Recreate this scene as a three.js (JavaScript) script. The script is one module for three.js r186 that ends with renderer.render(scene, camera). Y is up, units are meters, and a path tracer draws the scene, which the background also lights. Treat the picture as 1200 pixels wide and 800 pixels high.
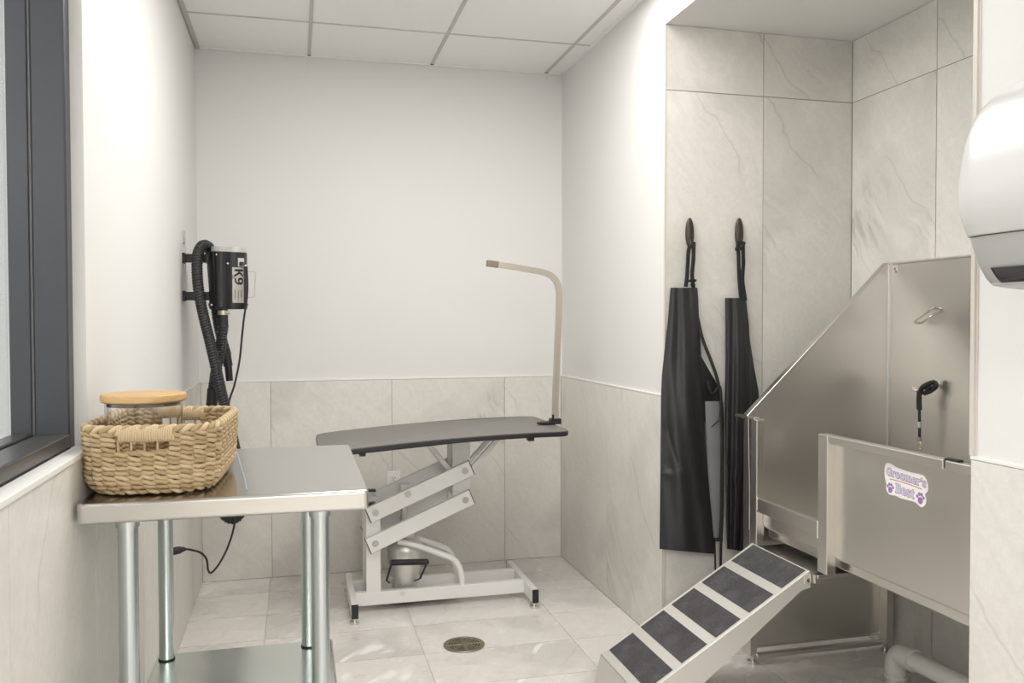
import * as THREE from 'three';
import { RoundedBoxGeometry } from 'three/addons/geometries/RoundedBoxGeometry.js';
import { mergeGeometries } from 'three/addons/utils/BufferGeometryUtils.js';
import { RectAreaLightUniformsLib } from 'three/addons/lights/RectAreaLightUniformsLib.js';

// ------------------------------------------------------------------ camera, sky, lights, exposure
const scene = new THREE.Scene();
const FOC = 985.672, CAM = new THREE.Vector3(0.4581, 1.2633, 4.3154);
const camera = new THREE.PerspectiveCamera(2 * Math.atan(400 / FOC) * 180 / Math.PI, 1.5, 0.05, 60);
camera.rotation.order = 'YXZ';
camera.rotation.set(-0.0230, -0.2507, -0.0022);
camera.position.copy(CAM);
camera.updateMatrixWorld(true);

const renderer = new THREE.WebGLRenderer({ antialias: true });
renderer.toneMapping = THREE.LinearToneMapping;
renderer.toneMappingExposure = 1.41;
renderer.shadowMap.enabled = true;
renderer.shadowMap.type = THREE.PCFSoftShadowMap;

RectAreaLightUniformsLib.init();
scene.background = new THREE.Color().setRGB(1.30, 1.36, 1.34);      // bright overcast daylight outside the window

const H = 2.578;                                                     // ceiling height
const PANELS = [[0.834, 1.71, 6.2], [1.4435, 1.71, 2.8], [0.834, 5.37, 14], [0.834, 6.90, 12]];                       // recessed ceiling light panels (x, z), 0.6 x 1.2 m
for (const [x, z, power] of PANELS) {
  const l = new THREE.RectAreaLight(new THREE.Color().setRGB(1, 0.982, 0.955), power, 0.56, 1.16);
  l.position.set(x, H - 0.012, z); l.lookAt(x, 0, z); l.castShadow = true; scene.add(l);
}

// ------------------------------------------------------------------ helpers
const V = (x, y, z) => new THREE.Vector3(x, y, z);
function rng(seed) { let a = seed >>> 0; return () => { a = (a + 0x6D2B79F5) | 0; let t = Math.imul(a ^ (a >>> 15), 1 | a); t = (t + Math.imul(t ^ (t >>> 7), 61 | t)) ^ t; return ((t ^ (t >>> 14)) >>> 0) / 4294967296; }; }
const rand = rng(20240611);
// photo pixel -> point on the plane where a coordinate is known
const camQ = camera.quaternion.clone();
function pix(u, v, ax, val) {
  const d = V((u - 600) / FOC, -(v - 400) / FOC, -1).applyQuaternion(camQ);
  const t = (val - CAM[ax]) / d[ax];
  return CAM.clone().addScaledVector(d, t);
}
const PX = (u, v, x) => pix(u, v, 'x', x), PY = (u, v, y) => pix(u, v, 'y', y), PZ = (u, v, z) => pix(u, v, 'z', z);
const lerp = (a, b, t) => a + (b - a) * t, clamp = (x, a, b) => Math.min(b, Math.max(a, x));
const smooth = (a, b, x) => { const t = clamp((x - a) / (b - a), 0, 1); return t * t * (3 - 2 * t); };
const taken = {};
function numbered(n) { if (!(n in taken)) { taken[n] = 0; return n; } taken[n]++; return n + '_' + String(taken[n]).padStart(3, '0'); }
function mesh(name, geo, mat, parent) {
  const g = Array.isArray(geo) ? join(geo) : geo;
  const m = new THREE.Mesh(g, mat); m.name = parent ? name : numbered(name); m.castShadow = m.receiveShadow = true;
  (parent || scene).add(m); return m;
}
function join(list) {
  const l = list.map(g => { const n = g.index ? g.toNonIndexed() : g.clone(); for (const k of Object.keys(n.attributes)) if (!['position', 'normal', 'uv'].includes(k)) n.deleteAttribute(k); return n; });
  return l.length === 1 ? l[0] : mergeGeometries(l, false);
}
function thing(name, label, category, group) {
  const o = new THREE.Group(); o.name = numbered(name); o.userData = { label, category }; if (group) o.userData.group = group; scene.add(o); return o;
}
function tag(o, label, category, group) { o.userData.label = label; o.userData.category = category; if (group) o.userData.group = group; return o; }
function structGroup(name, label) { const o = new THREE.Group(); o.name = numbered(name); o.userData = { kind: 'structure', label, category: name.split('_')[0] }; scene.add(o); return o; }
function uvMetres(g, ox = 0, oy = 0) {                                // planar uv in metres by the face's main direction
  const p = g.attributes.position, n = g.attributes.normal, uv = new Float32Array(p.count * 2);
  for (let i = 0; i < p.count; i++) {
    const ax = Math.abs(n.getX(i)), ay = Math.abs(n.getY(i)), az = Math.abs(n.getZ(i));
    let a, b;
    if (ax >= ay && ax >= az) { a = p.getZ(i); b = p.getY(i); } else if (az >= ay) { a = p.getX(i); b = p.getY(i); } else { a = p.getX(i); b = p.getZ(i); }
    uv[2 * i] = a + ox; uv[2 * i + 1] = b + oy;
  }
  g.setAttribute('uv', new THREE.BufferAttribute(uv, 2)); return g;
}
function box(x0, x1, y0, y1, z0, z1) { const g = new THREE.BoxGeometry(Math.abs(x1 - x0), Math.abs(y1 - y0), Math.abs(z1 - z0)); g.translate((x0 + x1) / 2, (y0 + y1) / 2, (z0 + z1) / 2); return uvMetres(g); }
function rbox(x0, x1, y0, y1, z0, z1, r = 0.003, s = 2) {
  const w = Math.abs(x1 - x0), h = Math.abs(y1 - y0), d = Math.abs(z1 - z0);
  const g = new RoundedBoxGeometry(w, h, d, s, Math.min(r, 0.49 * Math.min(w, h, d))); g.translate((x0 + x1) / 2, (y0 + y1) / 2, (z0 + z1) / 2); return uvMetres(g);
}
function bar(a, b, w, h, r = 0.002, up = V(0, 1, 0), ext = 0) {       // rectangular bar from a to b; h runs along "up"
  const d = b.clone().sub(a), L = d.length() + 2 * ext; d.normalize();
  const s = d.clone().cross(up).normalize(), u = s.clone().cross(d).normalize();
  const g = new RoundedBoxGeometry(L, h, w, 2, Math.min(r, 0.49 * Math.min(w, h)));
  uvMetres(g);
  g.applyMatrix4(new THREE.Matrix4().makeBasis(d, u, s).setPosition(a.clone().add(b).multiplyScalar(0.5))); return g;
}
function rod(a, b, r0, r1 = r0, n = 20) {
  const d = b.clone().sub(a), L = d.length(), g = new THREE.CylinderGeometry(r1, r0, L, n);
  g.applyQuaternion(new THREE.Quaternion().setFromUnitVectors(V(0, 1, 0), d.normalize())); const c = a.clone().add(b).multiplyScalar(0.5); g.translate(c.x, c.y, c.z); return g;
}
function tube(pts, r, seg = 60, rad = 10, closed = false, tension = 0.5) { return new THREE.TubeGeometry(new THREE.CatmullRomCurve3(pts, closed, 'centripetal', tension), seg, r, rad, closed); }
function disc(c, r, h, dir, n = 24) { return rod(c.clone().addScaledVector(dir, -h / 2), c.clone().addScaledVector(dir, h / 2), r, r, n); }
function sheet(fn, nu, nv, t) {                                      // closed slab of thickness t around the surface fn(u, v)
  const P = [], N = [], e = 1e-3;
  for (let j = 0; j <= nv; j++) for (let i = 0; i <= nu; i++) {
    const u = i / nu, v = j / nv; P.push(fn(u, v));
    const du = fn(Math.min(1, u + e), v).sub(fn(Math.max(0, u - e), v)), dv = fn(u, Math.min(1, v + e)).sub(fn(u, Math.max(0, v - e)));
    N.push(du.cross(dv).normalize());
  }
  const pos = [], uv = [], idx = [], w = nu + 1, k = w * (nv + 1);
  for (const s of [1, -1]) for (let i = 0; i < k; i++) { const q = P[i].clone().addScaledVector(N[i], s * t / 2); pos.push(q.x, q.y, q.z); uv.push((i % w) / nu, Math.floor(i / w) / nv); }
  for (let j = 0; j < nv; j++) for (let i = 0; i < nu; i++) { const a = j * w + i, b = a + 1, c = a + w, d = c + 1; idx.push(a, b, c, b, d, c, k + a, k + c, k + b, k + b, k + c, k + d); }
  const edge = (a, b) => idx.push(a, k + a, b, b, k + a, k + b);
  for (let i = 0; i < nu; i++) { edge(i, i + 1); edge(nv * w + i + 1, nv * w + i); }
  for (let j = 0; j < nv; j++) { edge((j + 1) * w, j * w); edge(j * w + nu, (j + 1) * w + nu); }
  const g = new THREE.BufferGeometry(); g.setAttribute('position', new THREE.Float32BufferAttribute(pos, 3)); g.setAttribute('uv', new THREE.Float32BufferAttribute(uv, 2)); g.setIndex(idx); g.computeVertexNormals(); return g;
}
function ribbon(pts, w, t, seg = 40, face = V(0, 0, 1)) {            // flat strap along a path
  const c = new THREE.CatmullRomCurve3(pts, false, 'centripetal');
  return sheet((u, v) => { const p = c.getPointAt(v), tg = c.getTangentAt(v), s = tg.clone().cross(face).normalize(); return p.addScaledVector(s, (0.5 - u) * w); }, 2, seg, t);
}
function extrudeXY(pts, z0, z1, bevel = 0) {                          // polygon in x,y extruded along z
  const s = new THREE.Shape(pts.map(p => new THREE.Vector2(p[0], p[1])));
  const g = new THREE.ExtrudeGeometry(s, { depth: z1 - z0 - 2 * bevel, bevelEnabled: bevel > 0, bevelThickness: bevel, bevelSize: bevel, bevelOffset: -bevel, bevelSegments: 2 });
  g.translate(0, 0, z0 + bevel); return uvMetres(g);
}

// ------------------------------------------------------------------ procedural textures
function noise2(seed) {                                              // periodic value noise
  const T = new Float32Array(65536), r = rng(seed); for (let i = 0; i < T.length; i++) T[i] = r() * 2 - 1;
  return (x, y, px, py) => {
    const xi = Math.floor(x), yi = Math.floor(y), fx = x - xi, fy = y - yi, sx = fx * fx * (3 - 2 * fx), sy = fy * fy * (3 - 2 * fy);
    const X0 = ((xi % px) + px) % px, X1 = (X0 + 1) % px, Y0 = ((yi % py) + py) % py, Y1 = (Y0 + 1) % py;
    const h = (a, b) => T[(a * 251 + b * 1031 + ((a * b) & 255) * 17) & 65535];
    return (h(X0, Y0) * (1 - sx) + h(X1, Y0) * sx) * (1 - sy) + (h(X0, Y1) * (1 - sx) + h(X1, Y1) * sx) * sy;
  };
}
function fbm(n, x, y, p, oct) { let s = 0, a = 0.5, f = 1; for (let i = 0; i < oct; i++) { s += a * n(x * p * f, y * p * f, p * f, p * f); a *= 0.5; f *= 2; } return s; }
function dataTex(N, fn, srgb, repeat) {
  const d = new Uint8Array(N * N * 4);
  for (let j = 0; j < N; j++) for (let i = 0; i < N; i++) { const c = fn(i / N, j / N), k = (j * N + i) * 4; d[k] = clamp(c[0], 0, 255); d[k + 1] = clamp(c[1], 0, 255); d[k + 2] = clamp(c[2], 0, 255); d[k + 3] = 255; }
  const t = new THREE.DataTexture(d, N, N); t.wrapS = t.wrapT = THREE.RepeatWrapping; t.magFilter = THREE.LinearFilter; t.minFilter = THREE.LinearMipmapLinearFilter; t.generateMipmaps = true;
  if (srgb) t.colorSpace = THREE.SRGBColorSpace; if (repeat) t.repeat.set(...repeat); t.needsUpdate = true; return t;
}
const nA = noise2(11), nB = noise2(23), nC = noise2(37);
function marble(base, veinCol, paleCol, k) {
  return (x, y) => {
    const wx = fbm(nA, x, y, 3, 5) * 0.10, wy = fbm(nB, x, y, 3, 5) * 0.10;
    const cloud = fbm(nC, x + wx, y + wy, 4, 4), fine = nA(x * 220, y * 220, 220, 220);
    const ac = 3 * (x + wx) + 2 * (y + wy), al = (y + wy) - (x + wx);
    const cluster = smooth(0.0, 0.55, fbm(nB, x + 0.31, y + 0.17, 3, 3) + 0.25 * nC(ac * 3, al * 2, 3, 2));
    const line = (off, w) => { const f = ac + off + 0.13 * nA(al * 3, ac * 2 + off * 7, 3, 2); return Math.pow(clamp(1 - Math.abs(f - Math.floor(f) - 0.5) / w, 0, 1), 1.4); };
    const feather = smooth(0.25, 0.8, nC(ac * 20, al * 7, 20, 7)) + 0.7 * smooth(0.3, 0.8, nA(ac * 42, al * 12, 42, 12));
    const brk = smooth(-0.1, 0.5, nB(ac * 4, al * 9, 4, 9));
    const l1 = line(0.1, 0.028) * brk * smooth(0.0, 0.35, nA(x * 4 + 0.7, y * 4, 4, 4)), l2 = line(0.63, 0.018) * smooth(0.05, 0.4, nC(x * 5, y * 5 + 0.2, 5, 5));
    const dark = clamp((l1 + l2) * k[0] + feather * cluster * k[1] + smooth(0.05, 0.5, cloud) * k[2], 0, 1);
    const pale = clamp(smooth(0.35, 0.85, nB(ac * 9 + 0.4, al * 6, 9, 6)) * smooth(0.1, 0.5, nA(x * 5, y * 5 + 0.4, 5, 5)) * k[3], 0, 1);
    const g = cloud * 8 + fine * 2.6 + 2.5 * nB(x * 90, y * 90, 90, 90) + 2 * nC(ac * 30, al * 5, 30, 5);
    return [0, 1, 2].map(i => lerp(lerp(base[i] + g, veinCol[i], dark), paleCol[i], pale));
  };
}
const wallMarble = dataTex(1024, marble([222, 219, 213], [150, 147, 143], [238, 236, 232], [0.22, 0.34, 0.22, 0.28]), true, [1 / 1.3, 1 / 1.3]);
const floorMarble = dataTex(1024, marble([223, 219, 214], [168, 164, 160], [246, 244, 241], [0.22, 0.16, 0.34, 0.8]), true, [1 / 1.1, 1 / 1.1]);
const floorRough = dataTex(256, (x, y) => { const g = 92 + 40 * fbm(nA, x, y, 6, 3); return [g, g, g]; }, false, [1 / 1.1, 1 / 1.1]);
const steelRough = dataTex(512, (x, y) => { const g = 128 + 44 * fbm(nB, x, y, 3, 2) ; return [g, g, g]; }, false, [2, 2]);
const gritTex = dataTex(512, (x, y) => { const f = nA(x * 200, y * 200, 200, 200), c = fbm(nB, x, y, 6, 3), s = nC(x * 120, y * 120, 120, 120) > 0.86 ? 50 : 0; const g = 74 + 20 * f + 14 * c + s; return [g, g - 1, g + 1]; }, true, [4, 4]);
const gritBump = dataTex(256, (x, y) => { const g = 128 + 110 * nC(x * 120, y * 120, 120, 120); return [g, g, g]; }, false, [6, 6]);
const clothBump = dataTex(512, (x, y) => { const g = 128 + 70 * fbm(nA, x, y, 5, 4) + 12 * nB(x * 200, y * 200, 200, 200); return [g, g, g]; }, false);
const woodTex = dataTex(512, (x, y) => { const g = nA(x * 3 + 0.5 * nB(x * 4, y * 4, 4, 4), y * 64, 3, 64), f = nC(x * 8, y * 180, 8, 180); return [196 + 10 * g + 7 * f, 160 + 10 * g + 7 * f, 110 + 10 * g + 7 * f]; }, true);
const ceilBump = dataTex(512, (x, y) => { const g = 128 + 90 * nA(x * 170, y * 170, 170, 170); return [g, g, g]; }, false, [1.6, 1.6]);
const paintBump = dataTex(512, (x, y) => { const g = 128 + 60 * fbm(nC, x, y, 60, 2); return [g, g, g]; }, false, [1, 1]);

// ------------------------------------------------------------------ materials
const S = (o) => new THREE.MeshStandardMaterial(o), Ph = (o) => new THREE.MeshPhysicalMaterial(o);
const lin = (r, g, b) => new THREE.Color().setRGB(r, g, b);
const M = {
  paint: S({ color: lin(0.745, 0.74, 0.727), roughness: 0.75, bumpMap: paintBump, bumpScale: 0.0004 }),
  ceilTile: S({ color: lin(0.88, 0.872, 0.858), roughness: 0.95, bumpMap: ceilBump, bumpScale: 0.0008 }),
  gridBar: S({ color: lin(0.55, 0.53, 0.50), roughness: 0.6 }),
  wallTile: Ph({ map: wallMarble, roughness: 0.42 }),
  floorTile: Ph({ map: floorMarble, roughness: 0.75, roughnessMap: floorRough }),
  grout: S({ color: lin(0.36, 0.33, 0.29), roughness: 0.95 }),
  floorGrout: S({ color: lin(0.50, 0.46, 0.40), roughness: 0.95 }),
  whiteTrim: S({ color: lin(0.82, 0.81, 0.79), roughness: 0.4 }),
  beigeTrim: S({ color: lin(0.62, 0.58, 0.53), roughness: 0.45 }),
  darkFrame: Ph({ color: lin(0.030, 0.032, 0.040), roughness: 0.42, clearcoat: 0.3, clearcoatRoughness: 0.4 }),
  glass: Ph({ color: 0xffffff, transmission: 1, thickness: 0, roughness: 0.02, ior: 1.5 }),
  steel: S({ color: lin(0.715, 0.692, 0.655), metalness: 1, roughness: 0.70, roughnessMap: steelRough }),
  steelTop: S({ color: lin(0.63, 0.615, 0.59), metalness: 1, roughness: 0.20 }),
  galv: S({ color: lin(0.60, 0.66, 0.67), metalness: 1, roughness: 0.26 }),
  galvShelf: S({ color: lin(0.74, 0.78, 0.75), metalness: 1, roughness: 0.5, roughnessMap: steelRough }),
  chrome: S({ color: lin(0.70, 0.68, 0.64), metalness: 1, roughness: 0.16 }),
  nickel: S({ color: lin(0.60, 0.55, 0.48), metalness: 1, roughness: 0.32 }),
  alu: S({ color: lin(0.72, 0.71, 0.69), metalness: 1, roughness: 0.35 }),
  boltSteel: S({ color: lin(0.42, 0.41, 0.39), metalness: 1, roughness: 0.3 }),
  pump: S({ color: lin(0.74, 0.73, 0.70), metalness: 0.6, roughness: 0.38 }),
  bronze: S({ color: lin(0.38, 0.34, 0.26), metalness: 1, roughness: 0.42 }),
  black: S({ color: lin(0.012, 0.012, 0.014), roughness: 0.38 }),
  rubber: S({ color: lin(0.014, 0.014, 0.015), roughness: 0.6 }),
  gap: S({ color: lin(0.008, 0.008, 0.008), roughness: 0.9 }),
  whitePowder: Ph({ color: lin(0.83, 0.82, 0.80), roughness: 0.34, clearcoat: 0.25, clearcoatRoughness: 0.3 }),
  tableTop: S({ color: lin(0.185, 0.175, 0.163), roughness: 0.45, bumpMap: gritBump, bumpScale: 0.00012 }),
  grit: S({ map: gritTex, roughness: 0.9, bumpMap: gritBump, bumpScale: 0.0008 }),
  ramp: S({ color: lin(0.72, 0.70, 0.66), metalness: 0.55, roughness: 0.5 }),
  pvc: S({ color: lin(0.74, 0.72, 0.68), roughness: 0.35 }),
  apron: Ph({ color: lin(0.016, 0.016, 0.018), roughness: 0.46, bumpMap: clothBump, bumpScale: 0.004, clearcoat: 0.15, clearcoatRoughness: 0.45 }),
  lining: S({ color: lin(0.24, 0.24, 0.245), roughness: 0.8 }),
  webbing: S({ color: lin(0.014, 0.014, 0.015), roughness: 0.7 }),
  darkWood: S({ color: lin(0.040, 0.028, 0.023), roughness: 0.32 }),
  whitePlastic: Ph({ color: lin(0.68, 0.68, 0.675), roughness: 0.28, clearcoat: 0.4, clearcoatRoughness: 0.2 }),
  greyPlastic: S({ color: lin(0.46, 0.46, 0.455), roughness: 0.35 }),
  smoke: S({ color: lin(0.03, 0.03, 0.034), roughness: 0.18 }),
  outlet: S({ color: lin(0.88, 0.875, 0.86), roughness: 0.4 }),
  wood: S({ map: woodTex, roughness: 0.5 }),
  film: S({ color: lin(0.30, 0.38, 0.46), roughness: 0.3 }),
  clearCap: Ph({ color: lin(0.62, 0.61, 0.59), roughness: 0.3, transmission: 0.35, thickness: 0 }),
  panelGlow: S({ color: lin(0.9, 0.9, 0.88), emissive: lin(1, 0.955, 0.885), emissiveIntensity: 1.5, roughness: 0.6 }),
  concrete: S({ color: lin(0.55, 0.55, 0.53), roughness: 0.9 }),
};
for (const m of [M.paint]) m.bumpMap.repeat.set(2, 2);

// ------------------------------------------------------------------ the room
const W = 1.843, WT = 1.833, zA = 1.300, zB = 2.843, D = 0.830, AC = 2.409, ZR = 7.6, WH = 0.973;
const XS = W + D;                                                    // alcove side wall
function tileBox(parent, x0, x1, y0, y1, z0, z1, mat, gap = 0.0028) {
  const g = gap / 2, thin = Math.min(Math.abs(x1 - x0), Math.abs(y1 - y0), Math.abs(z1 - z0));
  const sx = Math.abs(x1 - x0) === thin ? 0 : g, sy = Math.abs(y1 - y0) === thin ? 0 : g, sz = Math.abs(z1 - z0) === thin ? 0 : g;
  const b = new THREE.BoxGeometry(x1 - x0 - 2 * sx, y1 - y0 - 2 * sy, z1 - z0 - 2 * sz); b.translate((x0 + x1) / 2, (y0 + y1) / 2, (z0 + z1) / 2);
  uvMetres(b, rand() * 1.3, rand() * 1.3);
  return mesh('tile', b, mat, parent);
}
// floor
{
  const f = structGroup('floor', 'polished grey marble-look floor tiles');
  mesh('grout_bed', [box(-0.2, W + 0.001, -0.12, -0.0022, -0.15, ZR + 0.15), box(W, XS + 0.15, -0.12, -0.0022, zA - 0.1, zB + 0.1)], M.floorGrout, f);
  const xj = [-0.27, 0.325, 0.920, 1.515, 2.110, 2.705], z0 = 0.2405 - 0.305, room = [0.004, WT, 0.004, ZR], alc = [W, XS, zA, zB];
  const cut = (c, r) => { const a = [Math.max(c[0], r[0]), Math.min(c[1], r[1]), Math.max(c[2], r[2]), Math.min(c[3], r[3])]; return a[1] - a[0] > 0.006 && a[3] - a[2] > 0.006 ? a : null; };
  for (let r = 0; r < 26; r++) for (let c = 0; c < xj.length - 1; c++) {
    const cell = [xj[c], xj[c + 1], z0 + r * 0.305, z0 + (r + 1) * 0.305], a = cut(cell, room), b = cut(cell, alc);
    const put = q => tileBox(f, q[0], q[1], -0.012, 0, q[2], q[3], M.floorTile, 0.003);
    if (a && b && Math.abs(a[2] - b[2]) < 1e-4 && Math.abs(a[3] - b[3]) < 1e-4) put([a[0], b[1], a[2], a[3]]);
    else { if (a) put(a); if (b) put([Math.max(b[0] - (b[0] === W ? 0.01 : 0), b[0] - 0.01), b[1], b[2], b[3]]); }
  }
}
// back wall
{
  const w = structGroup('wall_back', 'white painted back wall with marble-look tile wainscot');
  mesh('plaster', box(-0.2, W + 0.2, -0.1, H + 0.12, -0.15, -0.005), M.paint, w);
  mesh('grout', box(0, W, 0, WH - 0.002, -0.006, 0.0025), M.grout, w);
  const xs = [0.006, 0.332, 0.927, 1.521, WT];
  for (let i = 0; i < 4; i++) tileBox(w, xs[i], xs[i + 1], 0, WH, -0.005, 0.005, M.wallTile);
}
// left wall with the window opening
const wz0 = 2.229, wz1 = 4.35, wy0 = 0.972, wy1 = 2.42;
{
  const w = structGroup('wall_left', 'white painted left wall with marble-look tile wainscot below the window');
  mesh('plaster', [box(-0.2, -0.004, -0.1, H + 0.12, -0.15, wz0), box(-0.2, -0.004, -0.1, wy0, wz0, wz1), box(-0.2, -0.004, wy1, H + 0.12, wz0, wz1), box(-0.2, -0.004, -0.1, H + 0.12, wz1, ZR + 0.15)], M.paint, w);
  mesh('grout', box(-0.005, 0.003, 0, WH - 0.002, 0, ZR), M.grout, w);
  for (let z = 0.407 - 0.6; z < ZR; z += 0.6) tileBox(w, -0.004, 0.006, 0, WH, Math.max(z, 0.006), Math.min(z + 0.6, ZR), M.wallTile);
}
// right wall, with the washing alcove cut into it
{
  const w = structGroup('wall_right', 'white painted right wall opening into the tiled washing alcove');
  mesh('plaster', [box(W, W + 0.12, -0.1, H + 0.12, -0.15, zA - 0.011), box(W, W + 0.12, AC + 0.0, H + 0.12, zA - 0.011, zB), box(W, XS + 0.15, -0.1, H + 0.12, zB, ZR + 0.15)], M.paint, w);
  mesh('grout', [box(W - 0.007, W + 0.001, 0, WH - 0.002, 0, zA - 0.001), box(W - 0.007, W + 0.001, 0, WH - 0.002, zB, ZR)], M.grout, w);
  const zs = [0.006, 0.092, 0.695, zA]; for (let i = 0; i < 3; i++) tileBox(w, WT, W, 0, WH, zs[i], zs[i + 1], M.wallTile);
  const ws = [zB, zB + 0.62, zB + 1.23, zB + 1.84, zB + 2.45, zB + 3.06, zB + 3.67, zB + 4.28, ZR]; for (let i = 0; i < 8; i++) tileBox(w, WT, W, 0, WH, ws[i], ws[i + 1], M.wallTile);
}
{
  const w = structGroup('wall_alcove_end', 'tall marble-look tiles on the alcove end wall behind the aprons');
  mesh('plaster', box(W + 0.1, XS + 0.15, -0.1, H + 0.12, zA - 0.13, zA - 0.011), M.grout, w);
  mesh('grout', box(W + 0.001, XS, 0, AC, zA - 0.0115, zA - 0.0025), M.grout, w);
  const xs = [W + 0.002, 2.266, XS], ys = [0, 0.938, 2.158, AC];
  for (let i = 0; i < 2; i++) for (let j = 0; j < 3; j++) tileBox(w, xs[i], xs[i + 1], ys[j], ys[j + 1], zA - 0.011, zA, M.wallTile, 0.0035);
}
{
  const w = structGroup('wall_alcove_side', 'tall marble-look tiles on the alcove side wall behind the tub');
  mesh('plaster', box(XS + 0.011, XS + 0.14, -0.1, H + 0.12, zA - 0.13, zB + 0.1), M.grout, w);
  mesh('grout', box(XS + 0.0025, XS + 0.0115, 0, AC, zA, zB), M.grout, w);
  const zs = [zA, 1.771, 2.381, zB], ys = [0, 0.938, 2.158, AC];
  for (let i = 0; i < 3; i++) for (let j = 0; j < 3; j++) tileBox(w, XS, XS + 0.011, ys[j], ys[j + 1], zs[i], zs[i + 1], M.wallTile, 0.0035);
}
{ const w = structGroup('wall_front', 'white painted wall closing the room'); mesh('plaster', box(-0.2, W + 0.2, -0.1, H + 0.12, ZR, ZR + 0.15), M.paint, w); }
// ceilings
{
  const c = structGroup('ceiling', 'suspended ceiling of white tiles in a grey metal grid');
  mesh('deck', box(-0.2, XS + 0.2, H + 0.02, H + 0.14, -0.15, ZR + 0.15), M.ceilTile, c);
  const xj = [0, 0.529, 1.139, 1.748, W], zj = [0, 0.49, 1.10, 2.32, 2.93, 4.15, 4.76, 5.98, 6.29, 7.51, ZR];
  for (let i = 0; i < 4; i++) for (let j = 0; j < zj.length - 1; j++) {
    const isLamp = PANELS.some(p => p[0] > xj[i] && p[0] < xj[i + 1] && p[1] > zj[j] && p[1] < zj[j + 1]); if (isLamp) continue;
    mesh('ceiling_tile', box(xj[i] + 0.001, xj[i + 1] - 0.001, H + 0.004, H + 0.018, zj[j] + 0.001, zj[j + 1] - 0.001), M.ceilTile, c);
  }
  for (let i = 1; i < 4; i++) mesh('grid_bar', box(xj[i] - 0.008, xj[i] + 0.008, H + 0.0005, H + 0.012, 0.022, ZR - 0.02), M.gridBar, c);
  for (let j = 1; j < zj.length - 1; j++) mesh('grid_bar', box(0.02, W - 0.02, H + 0.0015, H + 0.011, zj[j] - 0.0055, zj[j] + 0.0055), M.gridBar, c);
  mesh('wall_angle', [box(0, 0.02, H, H + 0.004, 0, ZR)], M.gridBar, c); mesh('wall_angle', [box(W - 0.018, W, H, H + 0.004, 0, ZR)], M.ceilTile, c); mesh('wall_angle', [box(0.02, W - 0.018, H, H + 0.004, -0.004, 0.018)], M.ceilTile, c);
  const xh = [0.529, 1.139, 1.748]; for (const x of xh) mesh('bar_end_hole', box(x - 0.008, x + 0.008, H - 0.0004, H + 0.001, 0.019, 0.031), M.gap, c);
}
{ const c = structGroup('ceiling_alcove', 'lower white plaster ceiling over the alcove'); mesh('plaster', box(W + 0.1195, XS + 0.011, AC, AC + 0.12, zA - 0.011, zB), M.paint, c); mesh('plaster_edge', box(W + 0.0, W + 0.12, AC - 0.0005, AC, zA, zB), M.paint, c); }
// trims
function trim(n, geo, mat, label) { const t = mesh('trim_' + n, geo, mat); t.userData = { kind: 'structure', label, category: 'trim' }; }
trim(1, box(0.006, WT, WH, WH + 0.006, -0.005, 0.0055), M.whiteTrim, 'white edge strip along the wainscot of the back wall');
trim(2, box(-0.004, 0.0065, WH, WH + 0.006, 0.006, wz0 + 0.06), M.whiteTrim, 'white edge strip along the wainscot of the left wall');
trim(3, box(WT - 0.0005, W, WH, WH + 0.006, 0.006, zA + 0.001), M.whiteTrim, 'white edge strip on the wainscot beside the aprons');
trim(4, box(WT - 0.0005, W, WH, WH + 0.006, zB - 0.001, ZR), M.whiteTrim, 'white edge strip on the wainscot below the towel dispenser');
trim(5, [box(W - 0.005, W + 0.002, WH + 0.006, H, zB - 0.010, zB + 0.001), box(W - 0.002, W + 0.004, WH + 0.006, H, zB + 0.001, zB + 0.007)], M.beigeTrim, 'beige metal corner strip on the near alcove edge');
trim(6, box(W - 0.001, W + 0.003, WH, AC, zA - 0.011, zA + 0.001), M.beigeTrim, 'thin beige corner strip on the far alcove edge');
trim(7, box(WT - 0.001, W + 0.002, 0, WH, zA - 0.001, zA + 0.003), M.beigeTrim, 'beige edge strip on the wainscot corner beside the aprons');
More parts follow.
